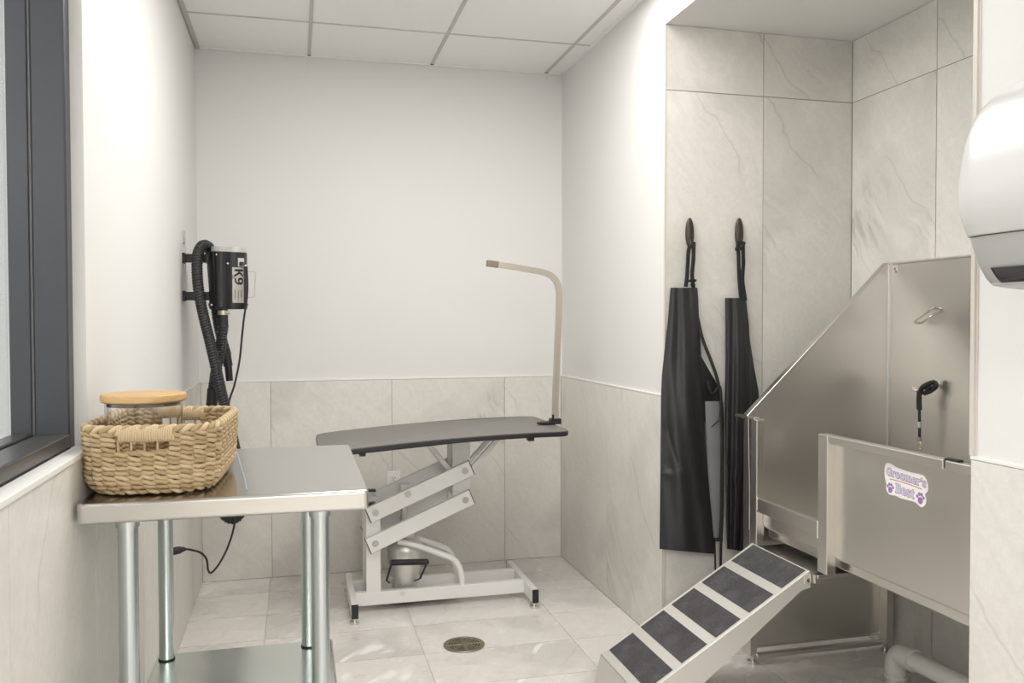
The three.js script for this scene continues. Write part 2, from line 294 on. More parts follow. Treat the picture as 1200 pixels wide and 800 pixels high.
// window
{
  const w = structGroup('window_1', 'dark framed window above the tiled wainscot');
  const rail = (n, g, m = M.darkFrame) => mesh(n, g, m, w);
  const pr = (x0, x1, y0, y1, z0, z1, r) => rbox(x0, x1, y0, y1, z0, z1, r);
  // side members at the far jamb, then near jamb, head and bottom rails
  rail('frame_member', pr(-0.100, -0.030, wy0, wy1, wz0 - 0.002, wz0 + 0.046, 0.006));
  rail('glazing_stop', pr(-0.146, -0.104, wy0, wy1, wz0 - 0.002, wz0 + 0.050, 0.003));
  rail('glazing_bead', pr(-0.106, -0.099, wy0, wy1, wz0, wz0 + 0.044, 0.002), S({ color: lin(0.12, 0.12, 0.125), roughness: 0.35 }));
  rail('frame_member', pr(-0.158, -0.030, wy0, wy1, wz1 - 0.05, wz1 + 0.002, 0.006));
  rail('head_rail', pr(-0.158, -0.030, wy1 - 0.05, wy1, wz0 + 0.04, wz1 - 0.04, 0.006));
  const sillGrey = S({ color: lin(0.10, 0.098, 0.095), roughness: 0.34, metalness: 0.6 });
  rail('bottom_rail', pr(-0.100, -0.030, wy0 + 0.004, wy0 + 0.046, wz0 + 0.04, wz1 - 0.04, 0.004), sillGrey);
  rail('bottom_stop', pr(-0.146, -0.1045, wy0 + 0.004, wy0 + 0.050, wz0 + 0.04, wz1 - 0.04, 0.004), sillGrey);
  rail('window_sill', pr(-0.034, 0.010, wy0, wy0 + 0.014, wz0 + 0.002, wz1 - 0.002, 0.003), M.whiteTrim);
  rail('caulk_line', box(-0.0305, -0.0285, wy0 + 0.013, wy0 + 0.018, wz0 + 0.046, wz1 - 0.05), M.gap);
  rail('pane', box(-0.154, -0.148, wy0 + 0.03, wy1 - 0.03, wz0 + 0.02, wz1 - 0.02), M.glass);
}
// outside the window
{ const g = mesh('ground', box(-14, -0.2, -0.3, -0.12, -10, 16), M.concrete); g.userData = { kind: 'structure', label: 'pale concrete ground outside the window', category: 'ground' }; }
// recessed lamps
for (const [i, [x, z]] of PANELS.entries()) {
  const t = thing('ceiling_light', ['flat white ceiling light panel between the grooming table and the work table', 'flat white ceiling light panel beside the washing alcove', 'flat white ceiling light panel just past the window', 'flat white ceiling light panel at the end of the room opposite the grooming table'][i], 'ceiling light', 'recessed ceiling light panels');
  mesh('housing', box(x - 0.304, x + 0.304, H + 0.004, H + 0.02, z - 0.608, z + 0.608), M.whiteTrim, t);
  mesh('frame', [box(x - 0.304, x - 0.285, H, H + 0.006, z - 0.608, z + 0.608), box(x + 0.285, x + 0.304, H, H + 0.006, z - 0.608, z + 0.608), box(x - 0.285, x + 0.285, H, H + 0.006, z - 0.608, z - 0.589), box(x - 0.285, x + 0.285, H, H + 0.006, z + 0.589, z + 0.608)], M.whiteTrim, t);
  mesh('diffuser', box(x - 0.285, x + 0.285, H + 0.002, H + 0.004, z - 0.589, z + 0.589), M.panelGlow, t);
}

// ------------------------------------------------------------------ dog washing tub
{
  const t = thing('dog_wash_tub', 'stainless steel dog washing tub with tall splash panels in the tiled alcove', 'tub');
  const xF = 2.06, zE = 1.56, xB = 2.652, zN = 2.80, yT = 0.908, yB = 1.482, fl = 0.53;
  const st = M.steel;
  mesh('end_panel', extrudeXY([[xF + 0.012, 0.065], [xB, 0.065], [xB, yB], [xB - 0.012, yB], [xF - 0.006, yT + 0.008]], zE - 0.024, zE, 0.0015), st, t);
  mesh('end_panel_edge', bar(V(xF - 0.010, yT + 0.008, zE - 0.014), V(xB - 0.004, yB + 0.003, zE - 0.014), 0.032, 0.009, 0.003), st, t);
  mesh('end_flange', rbox(xF, xF + 0.014, 0.500, yT, 1.515, zE, 0.003), st, t);
  mesh('top_tab', bar(V(xF - 0.006, yT + 0.006, 1.478), V(xF + 0.006, yT + 0.004, 1.60), 0.022, 0.010, 0.003), st, t);
  mesh('gate_post', rbox(xF - 0.002, xF + 0.030, 0.455, yT + 0.002, 1.568, 1.612, 0.003), st, t);
  mesh('leg', rbox(xF + 0.004, xF + 0.034, 0.03, 0.52, 1.510, zE + 0.003, 0.003), st, t);
  mesh('leg', rbox(xB - 0.034, xB - 0.002, 0.03, fl - 0.013, zE - 0.004, zE + 0.040, 0.003), st, t);
  mesh('leg', rbox(xF + 0.034, xF + 0.066, 0.03, fl - 0.013, zN - 0.05, zN, 0.003), st, t);
  mesh('leg', rbox(xB - 0.034, xB - 0.002, 0.03, fl - 0.013, zN - 0.05, zN, 0.003), st, t);
  for (const [x, z] of [[xF + 0.022, zE - 0.012], [xB - 0.022, zE + 0.018], [xF + 0.05, zN - 0.025], [xB - 0.018, zN - 0.025]]) {
    mesh('foot', [disc(V(x, 0.006, z), 0.017, 0.012, V(0, 1, 0)), rod(V(x, 0.01, z), V(x, 0.034, z), 0.009)], M.chrome, t);
  }
  mesh('bottom_rail', rbox(xF + 0.03, xB - 0.03, 0.022, 0.040, zE - 0.012, zE + 0.010, 0.004), st, t);
  mesh('skirt_fold', rbox(xF + 0.034, xB - 0.034, 0.062, 0.068, zE - 0.02, zE + 0.004, 0.001), st, t);
  mesh('back_panel', rbox(xB, xB + 0.012, 0.44, yB, zE - 0.024, zN, 0.002), st, t);
  mesh('corner_bead', rbox(xB - 0.012, xB + 0.002, fl, yB - 0.004, zE - 0.001, zE + 0.010, 0.003), M.alu, t);
  mesh('top_hem', rbox(xB - 0.004, xB + 0.013, yB - 0.004, yB + 0.004, zE, zN, 0.002), st, t);
  mesh('near_panel', extrudeXY([[xF + 0.03, 0.065], [xB, 0.065], [xB, yB], [xB - 0.012, yB], [xF + 0.03, yT]], zN - 0.02, zN), st, t);
  // basin floor and fronts
  mesh('basin_floor', rbox(xF + 0.034, xB, fl - 0.012, fl, zE, zN - 0.02, 0.002), st, t);
  mesh('basin_underside', rbox(xF + 0.06, xB - 0.04, fl - 0.05, fl - 0.012, zE + 0.03, zN - 0.05, 0.004), st, t);
  mesh('front_panel', rbox(xF + 0.030, xF + 0.040, 0.522, yT - 0.012, 2.020, zN, 0.003), st, t);
  mesh('front_post', rbox(xF, xF + 0.034, 0.468, yT, 1.975, 2.024, 0.003), st, t);
  mesh('front_rim', rbox(xF + 0.004, xF + 0.034, yT - 0.026, yT, 2.024, 2.503, 0.004), st, t);
  mesh('front_rim', rbox(xF + 0.006, xF + 0.036, yT - 0.027, yT - 0.001, 2.507, zN, 0.004), st, t);
  mesh('rim_notch', rbox(xF + 0.012, xF + 0.030, yT - 0.004, yT + 0.0035, 2.500, 2.545, 0.001), M.rubber, t);
  // low gate rails at the entrance
  mesh('gate_rail', rbox(xF, xF + 0.020, 0.578, 0.628, 1.606, 1.977, 0.003), st, t);
  mesh('gate_rail', rbox(xF + 0.024, xF + 0.036, 0.525, 0.590, 1.612, 1.977, 0.003), st, t);
  mesh('rail_bracket', rbox(xF - 0.003, xF + 0.012, 0.585, 0.632, 1.604, 1.614, 0.002), M.alu, t);
  mesh('rail_bracket', rbox(xF - 0.003, xF + 0.012, 0.573, 0.628, 1.967, 1.978, 0.002), M.alu, t);
  mesh('hinge_bracket', rbox(2.058, 2.122, 0.424, 0.452, 1.945, 1.968, 0.002), st, t);
  mesh('entry_tray', rbox(xF + 0.006, xF + 0.30, 0.440, 0.452, 1.600, 1.972, 0.002), st, t);
  // wire loop on the back panel
  const L = [[1071.5, 377.5], [1078.5, 378.3], [1081, 377.6], [1090, 371.3], [1100.5, 364], [1102, 361.8], [1100.5, 360.9], [1094.5, 360.8], [1092, 361.8], [1083, 368.5], [1073, 376]].map((q, i) => PX(q[0], q[1], i > 3 && i < 8 ? xB - 0.004 : xB - 0.03));
  mesh('wire_loop', tube(L, 0.0036, 80, 8, true), M.nickel, t);
  const lab = mesh('maker_label', box(xB - 0.001, xB + 0.001, 1.444, 1.470, 1.583, 1.604), S({ color: lin(0.62, 0.52, 0.60), roughness: 0.5 }), t); lab.userData.label = 'tiny pale printed label';
  mesh('label_print', [box(xB - 0.0016, xB - 0.0008, 1.456, 1.466, 1.586, 1.594), box(xB - 0.0016, xB - 0.0008, 1.447, 1.453, 1.590, 1.601)], S({ color: lin(0.25, 0.08, 0.14), roughness: 0.6 }), lab);
}
// sticker on the tub
{
  const c = document.createElement('canvas'); c.width = 512; c.height = 320; const g = c.getContext('2d');
  g.fillStyle = '#f6f2f0'; g.fillRect(0, 0, 512, 320);
  const word = (s, x, y, px, rot) => { g.save(); g.translate(x, y); g.rotate(rot); g.font = 'bold ' + px + 'px serif'; g.textAlign = 'center'; g.textBaseline = 'middle'; g.lineJoin = 'round';
    g.fillStyle = '#b35a86'; g.fillText(s, 5, 6); g.strokeStyle = '#a07fae'; g.lineWidth = 9; g.strokeText(s, 0, 0); g.fillStyle = '#cfd6e2'; g.fillText(s, 0, 0); g.restore(); };
  word("Groomer's", 256, 98, 86, 0.02); word('Best', 250, 212, 104, 0.02);
  g.strokeStyle = '#b8406a'; g.lineWidth = 6; g.beginPath(); g.moveTo(70, 152); g.quadraticCurveTo(250, 140, 440, 156); g.stroke();
  const paw = (x, y, r) => { g.fillStyle = '#9a78b4'; for (const [dx, dy, k] of [[0, 0.35, 0.62], [-0.75, -0.25, 0.3], [-0.28, -0.7, 0.32], [0.28, -0.7, 0.32], [0.75, -0.25, 0.3]]) { g.beginPath(); g.arc(x + dx * r, y + dy * r, k * r, 0, 7); g.fill(); } };
  paw(80, 226, 42); paw(428, 232, 46);
  const tx = new THREE.CanvasTexture(c); tx.colorSpace = THREE.SRGBColorSpace;
  // outline: white bubble round the lettering, in sticker units (0..1 across, 0..0.625 down)
  const o = [[0.01, 0.14], [0.05, 0.06], [0.14, 0.04], [0.26, 0.07], [0.45, 0.09], [0.65, 0.09], [0.80, 0.08], [0.91, 0.10], [0.97, 0.18], [0.985, 0.30], [0.93, 0.37], [0.96, 0.45], [0.93, 0.54], [0.85, 0.585], [0.78, 0.555], [0.70, 0.535], [0.55, 0.545], [0.40, 0.55], [0.28, 0.535], [0.20, 0.55], [0.11, 0.54], [0.055, 0.47], [0.06, 0.39], [0.025, 0.32], [0.01, 0.22]];
  const curve = new THREE.CatmullRomCurve3(o.map(p => V(p[0], -p[1], 0)), true, 'centripetal').getPoints(120);
  const s = new THREE.Shape(curve.map(p => new THREE.Vector2(p.x, p.y)));
  const e = new THREE.ExtrudeGeometry(s, { depth: 0.0012, bevelEnabled: false });
  const P = e.attributes.position, uv = e.attributes.uv; for (let i = 0; i < P.count; i++) uv.setXY(i, P.getX(i), 1 + P.getY(i) / 0.625);
  const k = 0.175; e.scale(k, k, 1);
  e.applyMatrix4(new THREE.Matrix4().makeBasis(V(0, 0, 1), V(0, 1, 0), V(-1, 0, 0))); e.computeVertexNormals();
  const m = mesh('sticker', e, S({ map: tx, roughness: 0.4 })); m.rotation.x = 0.03; m.position.set(2.0897, 0.868, 2.252);
  tag(m, "white die-cut sticker reading Groomer's Best on the tub front", 'sticker');
}
// tether leash hanging on a hook of the tub's back panel
{
  const x = 2.60, A = PX(1078, 456, x), B = PX(1097, 451, 2.645);
  const t = thing('tether_leash', 'short black tether with a metal snap clip hanging on the tub back panel', 'leash');
  mesh('loop', [tube([PX(1078, 462, x), PX(1080, 455, x), PX(1087, 450, x + 0.01), PX(1095, 448, x + 0.03), PX(1097, 452, x + 0.032), PX(1090, 458, x + 0.02), PX(1082, 461, x)], 0.0085, 50, 8), disc(PX(1087, 454, x + 0.012), 0.011, 0.012, V(-1, 0, 0))], M.webbing, t);
  mesh('strap', [ribbon([PX(1077.5, 458, x - 0.004), PX(1077, 470, x), PX(1077.3, 480, x)], 0.020, 0.006, 16, V(-1, 0, 0)), ribbon([PX(1077.3, 478, x), PX(1077.5, 500, x), PX(1077.5, 514, x)], 0.0105, 0.004, 16, V(-1, 0, 0))], M.webbing, t);
  mesh('slider', bar(PX(1077.4, 494, x), PX(1077.4, 501, x), 0.014, 0.008, 0.002, V(1, 0, 0)), S({ color: lin(0.45, 0.44, 0.46), roughness: 0.5 }), t);
  mesh('snap_clip', [rod(PX(1077.5, 512, x), PX(1077.5, 517, x), 0.0075), tube([PX(1077.5, 517, x), PX(1079.3, 520, x), PX(1078.6, 525, x), PX(1076.2, 525, x), PX(1075.8, 520, x)], 0.0035, 40, 8, true)], M.nickel, t);
  mesh('hook', [rod(V(2.6505, B.y + 0.002, B.z), V(2.592, A.y - 0.004, A.z - 0.004), 0.005), tube([V(2.592, A.y - 0.004, A.z - 0.004), V(2.586, A.y - 0.003, A.z - 0.012), V(2.584, A.y + 0.006, A.z - 0.02)], 0.004, 16, 8)], M.nickel, t);
}
// ramp up to the tub
{
  const t = thing('dog_ramp', 'aluminium dog ramp with black grit strips leading up to the tub', 'ramp');
  const zf = 1.60, zn = 1.945, a = V(1.468, 0.116, 0), b = V(2.052, 0.462, 0), d = b.clone().sub(a), L = d.length(), ang = Math.atan2(d.y, d.x), dir = d.clone().normalize(), up = V(-dir.y, dir.x, 0);
  const put = (s0, s1, h0, h1, z0, z1, r = 0.002) => { const g = new RoundedBoxGeometry(s1 - s0, h1 - h0, z1 - z0, 2, Math.min(r, 0.45 * (h1 - h0))); g.translate((s0 + s1) / 2, (h0 + h1) / 2, (z0 + z1) / 2); uvMetres(g, 0, 0); g.rotateZ(ang); g.translate(a.x, a.y, 0); return g; };
  mesh('deck', put(0, L, -0.010, 0, zf, zn), M.ramp, t);
  for (const [z0, z1] of [[zf - 0.004, zf + 0.001], [zn - 0.001, zn + 0.004]]) mesh('side_rail', extrudeXY([[a.x, a.y], [b.x, b.y], [b.x + 0.003, b.y - 0.055], [b.x - 0.03, b.y - 0.062], [a.x + 0.16, 0.098], [a.x + 0.012, 0.012], [a.x - 0.022, 0.012]], z0, z1, 0.001), M.ramp, t);
  mesh('end_plate', sheet((u, v) => V(lerp(a.x, a.x - 0.022, v), lerp(a.y - 0.002, 0.012, v), lerp(zf, zn, u)), 2, 2, 0.005), M.ramp, t);
  const pitch = L / 5.02, n = 5;
  for (let i = 0; i < n; i++) { const s1 = L - 0.006 - i * pitch; mesh('grit_strip', put(s1 - pitch * 0.745, s1, 0.0002, 0.0022, zf + 0.012, zn - 0.012, 0.0008), M.grit, t).userData.label = 'black grit anti-slip strip'; }
  mesh('hinge_plate', rbox(2.030, 2.056, 0.420, 0.452, zn - 0.002, zn + 0.006, 0.002), M.ramp, t);
  mesh('hinge_bolt', disc(V(2.046, 0.432, zn + 0.003), 0.007, 0.008, V(0, 0, 1), 12), M.chrome, t);
  for (const z of [zf + 0.03, zn - 0.03]) mesh('foot', rbox(a.x - 0.022, a.x + 0.02, 0, 0.0125, z - 0.02, z + 0.02, 0.003), M.rubber, t);
}
// drain pipe below the tub
{
  const t = thing('drain_pipe', 'white plastic drain pipe with elbow rising from the floor below the tub', 'pipe');
  const x = 2.46, zc = 1.85, r = 0.031, yc = 0.118;
  mesh('riser', rod(V(x, 0, zc), V(x, 0.07, zc), r, r, 28), M.pvc, t);
  mesh('elbow', tube([V(x, 0.04, zc), V(x, 0.085, zc), V(x, yc - 0.004, zc + 0.018), V(x, yc + 0.004, zc + 0.05), V(x, yc + 0.005, zc + 0.085)], r + 0.005, 40, 28), M.pvc, t);
  mesh('elbow_collar', disc(V(x, 0.038, zc), r + 0.008, 0.016, V(0, 1, 0), 28), M.pvc, t); mesh('elbow_collar', disc(V(x, yc + 0.005, zc + 0.082), r + 0.008, 0.016, V(0, 0, 1), 28), M.pvc, t);
  mesh('run', rod(V(x, yc + 0.005, zc + 0.06), V(x, yc + 0.028, 2.74), r, r, 28), M.pvc, t);
}

// ------------------------------------------------------------------ hooks and aprons on the alcove end wall
function hook(u, v, label) {
  const c = PZ(u, v, zA + 0.012), t = thing('apron_hook', label, 'hook');
  const g = new THREE.SphereGeometry(1, 24, 18); g.scale(0.018, 0.060, 0.012); g.translate(c.x, c.y, zA + 0.010);
  mesh('plate', g, M.darkWood, t);
  const p = c.clone(); mesh('prong', tube([V(p.x, p.y - 0.020, zA + 0.014), V(p.x, p.y - 0.048, zA + 0.024), V(p.x, p.y - 0.054, zA + 0.038), V(p.x, p.y - 0.040, zA + 0.048)], 0.0065, 24, 10), M.darkWood, t);
  return c;
}
const hk1 = hook(808.5, 273, 'dark oval wall hook beside the white drywall corner'), hk2 = hook(866.5, 273, 'dark oval wall hook beside the vertical tile joint');
function rows(list, v) { for (let i = 0; i < list.length - 1; i++) if (v <= list[i + 1][0] || i === list.length - 2) { const t = clamp((v - list[i][0]) / (list[i + 1][0] - list[i][0]), 0, 1); return [lerp(list[i][1], list[i + 1][1], t), lerp(list[i][2], list[i + 1][2], t)]; } }
function clothPanel(list, depth, t, nu = 40, nv = 90) {
  const v0 = list[0][0], v1 = list[list.length - 1][0];
  return sheet((u, v) => { const vp = lerp(v0, v1, v), r = rows(list, vp), vq = vp + (list.tilt ? list.tilt * u * v * v : 0); return PZ(lerp(r[0], r[1], u), vq, zA + depth(u, v)); }, nu, nv, t);
}
{
  const t = thing('apron', 'black rubberised grooming apron with grey lining showing, beside the drywall corner', 'apron');
  const L = [[337, 786, 817], [350, 785, 818], [375, 783, 819], [400, 780, 820.5], [440, 775.5, 823], [465, 774.5, 824], [520, 774, 827], [550, 774, 829], [600, 773.5, 834], [643, 773, 838]]; L.tilt = 6;
  mesh('body', clothPanel(L, (u, v) => 0.016 + 0.050 * Math.pow(Math.sin(Math.PI * clamp(u * 0.92 + 0.04, 0, 1)), 0.7) * (0.45 + 0.55 * smooth(0, 0.5, v)) + 0.006 * Math.sin(9 * u + 4 * v + 1) * smooth(0, 0.3, v) + 0.004 * Math.sin(17 * u - 7 * v)
    - 0.0012 * Math.exp(-Math.pow((v - 0.418) / 0.005, 2)) - 0.0022 * Math.exp(-Math.pow((v - 0.70 + 0.03 * u) / 0.008, 2)) * smooth(0.7, 0.2, u) + 0.009 * Math.exp(-Math.pow((u - 0.16) / 0.09, 2) - Math.pow((v - 0.71) / 0.018, 2)) - 0.006 * Math.exp(-Math.pow((u - 0.10 - 1.6 * (v - 0.5)) / 0.05, 2)) * smooth(0.5, 0.56, v) * smooth(0.72, 0.66, v), 0.0022, 60, 150), M.apron, t);
  mesh('waist_fold', clothPanel([[418, 818, 822], [436, 819, 832], [446, 820, 838], [460, 821, 844], [476, 823, 846], [490, 825, 847], [500, 828, 834]], (u, v) => 0.014 + 0.010 * Math.sin(3 * u + 4 * v), 0.0022, 20, 30), M.apron, t);
  mesh('lining', clothPanel([[470, 826, 846], [520, 828, 847], [560, 830, 847], [600, 833, 846], [630, 835, 844]], (u, v) => 0.008 + 0.008 * Math.sin(2.5 * u + 1), 0.002, 20, 40), M.lining, t).userData.label = 'grey fabric lining';
  mesh('side_edge', ribbon([[817.5, 372], [823, 396], [833, 422], [841, 446], [845.5, 475], [846.5, 520], [846, 570], [845.5, 610], [844, 634]].map(q => PZ(q[0], q[1], zA + 0.022)), 0.012, 0.004, 60), M.apron, t);
  mesh('waist_tie', [ribbon([[829, 446], [835, 462], [843, 452], [845.5, 480], [847, 560], [846.5, 610], [845, 640], [844.5, 664]].map(q => PZ(q[0], q[1], zA + 0.030)), 0.010, 0.0025, 60), ribbon([[836, 600], [837.5, 630], [838.5, 672]].map(q => PZ(q[0], q[1], zA + 0.012)), 0.006, 0.002, 20), bar(PZ(838, 632, zA + 0.016), PZ(847, 632, zA + 0.02), 0.004, 0.014, 0.001, V(0, 1, 0))], M.webbing, t);
  mesh('neck_strap', [ribbon([PZ(803.5, 336, zA + 0.026), PZ(805, 325, zA + 0.03), PZ(806, 308, zA + 0.034), PZ(808, 290, zA + 0.036), V(hk1.x + 0.004, hk1.y - 0.044, zA + 0.040), PZ(813, 288, zA + 0.036), PZ(812.5, 305, zA + 0.034), PZ(811, 322, zA + 0.03), PZ(813, 340, zA + 0.026)], 0.015, 0.003, 80)], M.webbing, t);
  mesh('buckle', [bar(PZ(806.5, 329, zA + 0.034), PZ(816, 328.5, zA + 0.034), 0.006, 0.010, 0.002), bar(PZ(809, 334, zA + 0.032), PZ(815, 333.5, zA + 0.032), 0.005, 0.006, 0.002)], M.black, t);
}
{
  const t = thing('apron', 'narrow folded black rubberised apron hanging beside the tub end panel', 'apron');
  const L = [[349, 850, 874], [380, 850.5, 877.5], [420, 850.5, 879], [460, 850, 880], [520, 850, 880], [600, 851, 877], [643, 852, 873]]; L.tilt = 3;
  mesh('body', clothPanel(L, (u, v) => 0.014 + 0.034 * Math.pow(Math.sin(Math.PI * clamp(u * 0.9 + 0.05, 0, 1)), 0.8) * (0.5 + 0.5 * smooth(0, 0.3, v)) + 0.010 * Math.sin(14 * u + 2 * v) * (0.4 + 0.6 * v) + 0.01 * Math.exp(-Math.pow((u - 0.35) / 0.12, 2) - Math.pow((v - 0.72) / 0.02, 2)), 0.0022, 60, 110), M.apron, t);
  mesh('side_flap', clothPanel([[352, 872, 874.5], [400, 874, 881], [430, 876, 887], [457, 877, 894], [500, 877, 897], [640, 872, 888]], (u, v) => 0.010 + 0.014 * Math.sin(2 + 3 * u), 0.0022, 20, 60), M.apron, t);
  mesh('neck_strap', [ribbon([PZ(868.5, 351, zA + 0.024), PZ(866.5, 330, zA + 0.03), PZ(865.5, 300, zA + 0.036), PZ(865.5, 284, zA + 0.04), V(hk2.x + 0.004, hk2.y - 0.044, zA + 0.040), PZ(871, 284, zA + 0.036), PZ(871, 310, zA + 0.032), PZ(870, 326, zA + 0.03), PZ(873.5, 352, zA + 0.024)], 0.015, 0.003, 80)], M.webbing, t);
  mesh('buckle', [bar(PZ(861.5, 292, zA + 0.042), PZ(870, 291, zA + 0.042), 0.006, 0.013, 0.002)], M.black, t);
  const l2 = mesh('strap_lining', ribbon([PZ(872.3, 303, zA + 0.026), PZ(871.2, 325, zA + 0.024), PZ(871, 349, zA + 0.02)], 0.010, 0.002, 20), S({ color: lin(0.42, 0.42, 0.42), roughness: 0.7 }), t); l2.userData.label = 'pale grey strap underside';
}

// ------------------------------------------------------------------ hydraulic grooming table
let groomingTable;
{
  const t = groomingTable = thing('grooming_table', 'lift grooming table with black rubber top on a white scissor-arm base', 'table');
  const wp = M.whitePowder, zf = 0.615, zk = 0.445;
  const droop = x => 0.797 - 0.046 * Math.pow(clamp((1.50 - x) / 0.90, 0, 2), 1.8);
  // top
  const x0 = 0.540, x1 = 1.598, z0 = 0.300, z1 = 0.895, rr = 0.065, s = new THREE.Shape();
  s.moveTo(x0 + rr, z0); const seg = 60; for (let i = 1; i <= seg; i++) s.lineTo(lerp(x0 + rr, x1 - rr, i / seg), z0);
  s.quadraticCurveTo(x1, z0, x1, z0 + rr); s.lineTo(x1, z1 - rr); s.quadraticCurveTo(x1, z1, x1 - rr, z1);
  for (let i = 1; i <= seg; i++) s.lineTo(lerp(x1 - rr, x0 + rr, i / seg), z1);
  s.quadraticCurveTo(x0, z1, x0, z1 - rr); s.lineTo(x0, z0 + rr); s.quadraticCurveTo(x0, z0, x0 + rr, z0);
  const slab = (th, y, inset, bev) => { const g = new THREE.ExtrudeGeometry(s, { depth: th - 2 * bev, bevelEnabled: true, bevelThickness: bev, bevelSize: bev, bevelOffset: -bev - inset, bevelSegments: 2, curveSegments: 8 }); g.rotateX(Math.PI / 2); const p = g.attributes.position; for (let i = 0; i < p.count; i++) p.setY(i, p.getY(i) - bev + y + droop(p.getX(i))); g.computeVertexNormals(); return uvMetres(g); };
  mesh('top', slab(0.006, 0, 0.002, 0.001), M.tableTop, t).userData.label = 'black rubber mat top';
  mesh('edge_band', slab(0.021, -0.003, 0, 0.004), M.black, t);
  for (const [u, v] of [[424.5, 533], [621.5, 516]]) { const p = PZ(u, v, 0.86); mesh('top_bumper', rbox(p.x - 0.013, p.x + 0.013, droop(p.x) - 0.040, droop(p.x) - 0.022, 0.84, 0.88, 0.003), M.black, t); }
  mesh('under_frame', [rbox(0.96, 1.46, 0.742, 0.764, 0.46, 0.485, 0.003), rbox(0.96, 1.46, 0.742, 0.764, 0.575, 0.60, 0.003), rbox(1.10, 1.13, 0.742, 0.764, 0.48, 0.58, 0.003)], wp, t);
  // base
  for (const x of [[0.671, 0.699], [1.455, 1.483]]) {
    mesh('base_bar', rbox(x[0], x[1], 0.026, 0.085, 0.300, 0.7745, 0.003), wp, t);
    for (const z of [[0.773, 0.779], [0.296, 0.302]]) mesh('end_cap', rbox(x[0] - 0.0005, x[1] + 0.0005, 0.0255, 0.0855, z[0], z[1], 0.002), M.black, t);
    for (const z of [0.755, 0.320]) mesh('foot', [disc(V((x[0] + x[1]) / 2, 0.005, z), 0.021, 0.010, V(0, 1, 0)), rod(V((x[0] + x[1]) / 2, 0.008, z), V((x[0] + x[1]) / 2, 0.028, z), 0.008)], M.chrome, t);
  }
  for (const z of [zf, zk]) mesh('base_rail', rbox(0.698, 1.456, 0.028, 0.086, z - 0.016, z + 0.016, 0.003), wp, t);
  mesh('pump_tray', rbox(0.80, 1.16, 0.036, 0.044, zk + 0.014, zf - 0.014, 0.002), wp, t);
  mesh('rail_bolt', disc(PZ(472, 695, zf + 0.016), 0.011, 0.006, V(0, 0, 1), 16), M.alu, t);
  // fixed column
  const cx0 = PZ(429, 680, zf).x, cx1 = PZ(446, 680, zf).x, yTop = PZ(436, 590, zf).y;
  for (const z of [zf, zk]) mesh('column_post', rbox(cx0, cx1, 0.085, yTop, z - 0.016, z + 0.016, 0.003), wp, t);
  mesh('column_plate', rbox(cx0 + 0.004, cx0 + 0.012, 0.1, yTop - 0.02, zk, zf, 0.002), wp, t);
  mesh('post_cap', rbox(cx0 - 0.001, cx1 - 0.02, yTop - 0.006, yTop + 0.006, zf - 0.017, zf + 0.017, 0.002), M.black, t);
  mesh('back_cap', rbox(cx0 + 0.010, cx1 - 0.004, yTop + 0.02, yTop + 0.030, zk - 0.016, zk + 0.016, 0.002), M.black, t);
  // moving column
  const mx0 = PZ(531, 575, zf).x, mx1 = PZ(552, 575, zf).x;
  for (const z of [zf - 0.028, zk + 0.028]) mesh('lift_post', rbox(mx0, mx1, PZ(548, 592, zf).y, 0.760, z - 0.013, z + 0.013, 0.003), wp, t);
  mesh('lift_plate', rbox(mx0, mx0 + 0.008, PZ(548, 580, zf).y, 0.76, zk + 0.03, zf - 0.03, 0.002), wp, t);
  // four arms with end caps and pivots
  for (const [z, side] of [[zf + 0.032, 1], [zk - 0.032, -1]]) for (const [a, b] of [[[434, 602.5], [549.5, 548.5]], [[434, 638.5], [550, 582.5]]]) {
    const A = PZ(a[0], a[1], zf + 0.032), B = PZ(b[0], b[1], zf + 0.032); A.z = B.z = z; const d = B.clone().sub(A).normalize();
    const arm = mesh('arm', bar(A, B, 0.026, 0.068, 0.003, V(0, 1, 0), 0.010), wp, t);
    for (const [p, q] of [[A, -1], [B, 1]]) {
      const e0 = p.clone().addScaledVector(d, q * 0.0095), e1 = p.clone().addScaledVector(d, q * 0.0125); mesh('end_cap', bar(e0, e1, 0.027, 0.069, 0.001), M.black, arm);
      const c = p.clone().addScaledVector(d, -q * 0.022); c.z = z + side * 0.014; mesh('pivot_bolt', [disc(c, 0.0145, 0.005, V(0, 0, 1), 20), disc(c.clone().add(V(0, 0, side * 0.004)), 0.008, 0.007, V(0, 0, 1), 6)], M.boltSteel, arm);
    }
  }
  { const c = PZ(478, 579, zf + 0.046); mesh('ram_bolt', [disc(c, 0.0145, 0.005, V(0, 0, 1), 20), disc(c.clone().add(V(0, 0, 0.004)), 0.008, 0.007, V(0, 0, 1), 6)], M.boltSteel, t); }
  // hydraulic pump
  const zc = (zf + zk) / 2, pc = PZ(475, 684, zc);
  const py = v => PZ(478, v, zc).y;
  mesh('pump_body', new THREE.LatheGeometry([[0, py(628)], [0.040, py(628)], [0.062, py(632)], [0.078, py(638)], [0.080, py(642)], [0.078, py(655)], [0.070, py(662)], [0.056, py(676)], [0.050, 0.05], [0.048, 0.044], [0, 0.044]].reverse().map(q => new THREE.Vector2(q[0], q[1])), 48).translate(pc.x, 0, zc), M.pump, t).userData.label = 'brushed silver pump cylinder';
  mesh('pump_collar', rod(V(pc.x + 0.006, py(630), zc), V(pc.x + 0.006, py(618), zc), 0.036, 0.034, 28), wp, t);
  mesh('ram_rod', rod(V(pc.x - 0.010, PZ(478, 630, zc).y, zc), V(PZ(474, 575, zc).x, PZ(474, 572, zc).y, zc), 0.016, 0.016, 20), M.alu, t);
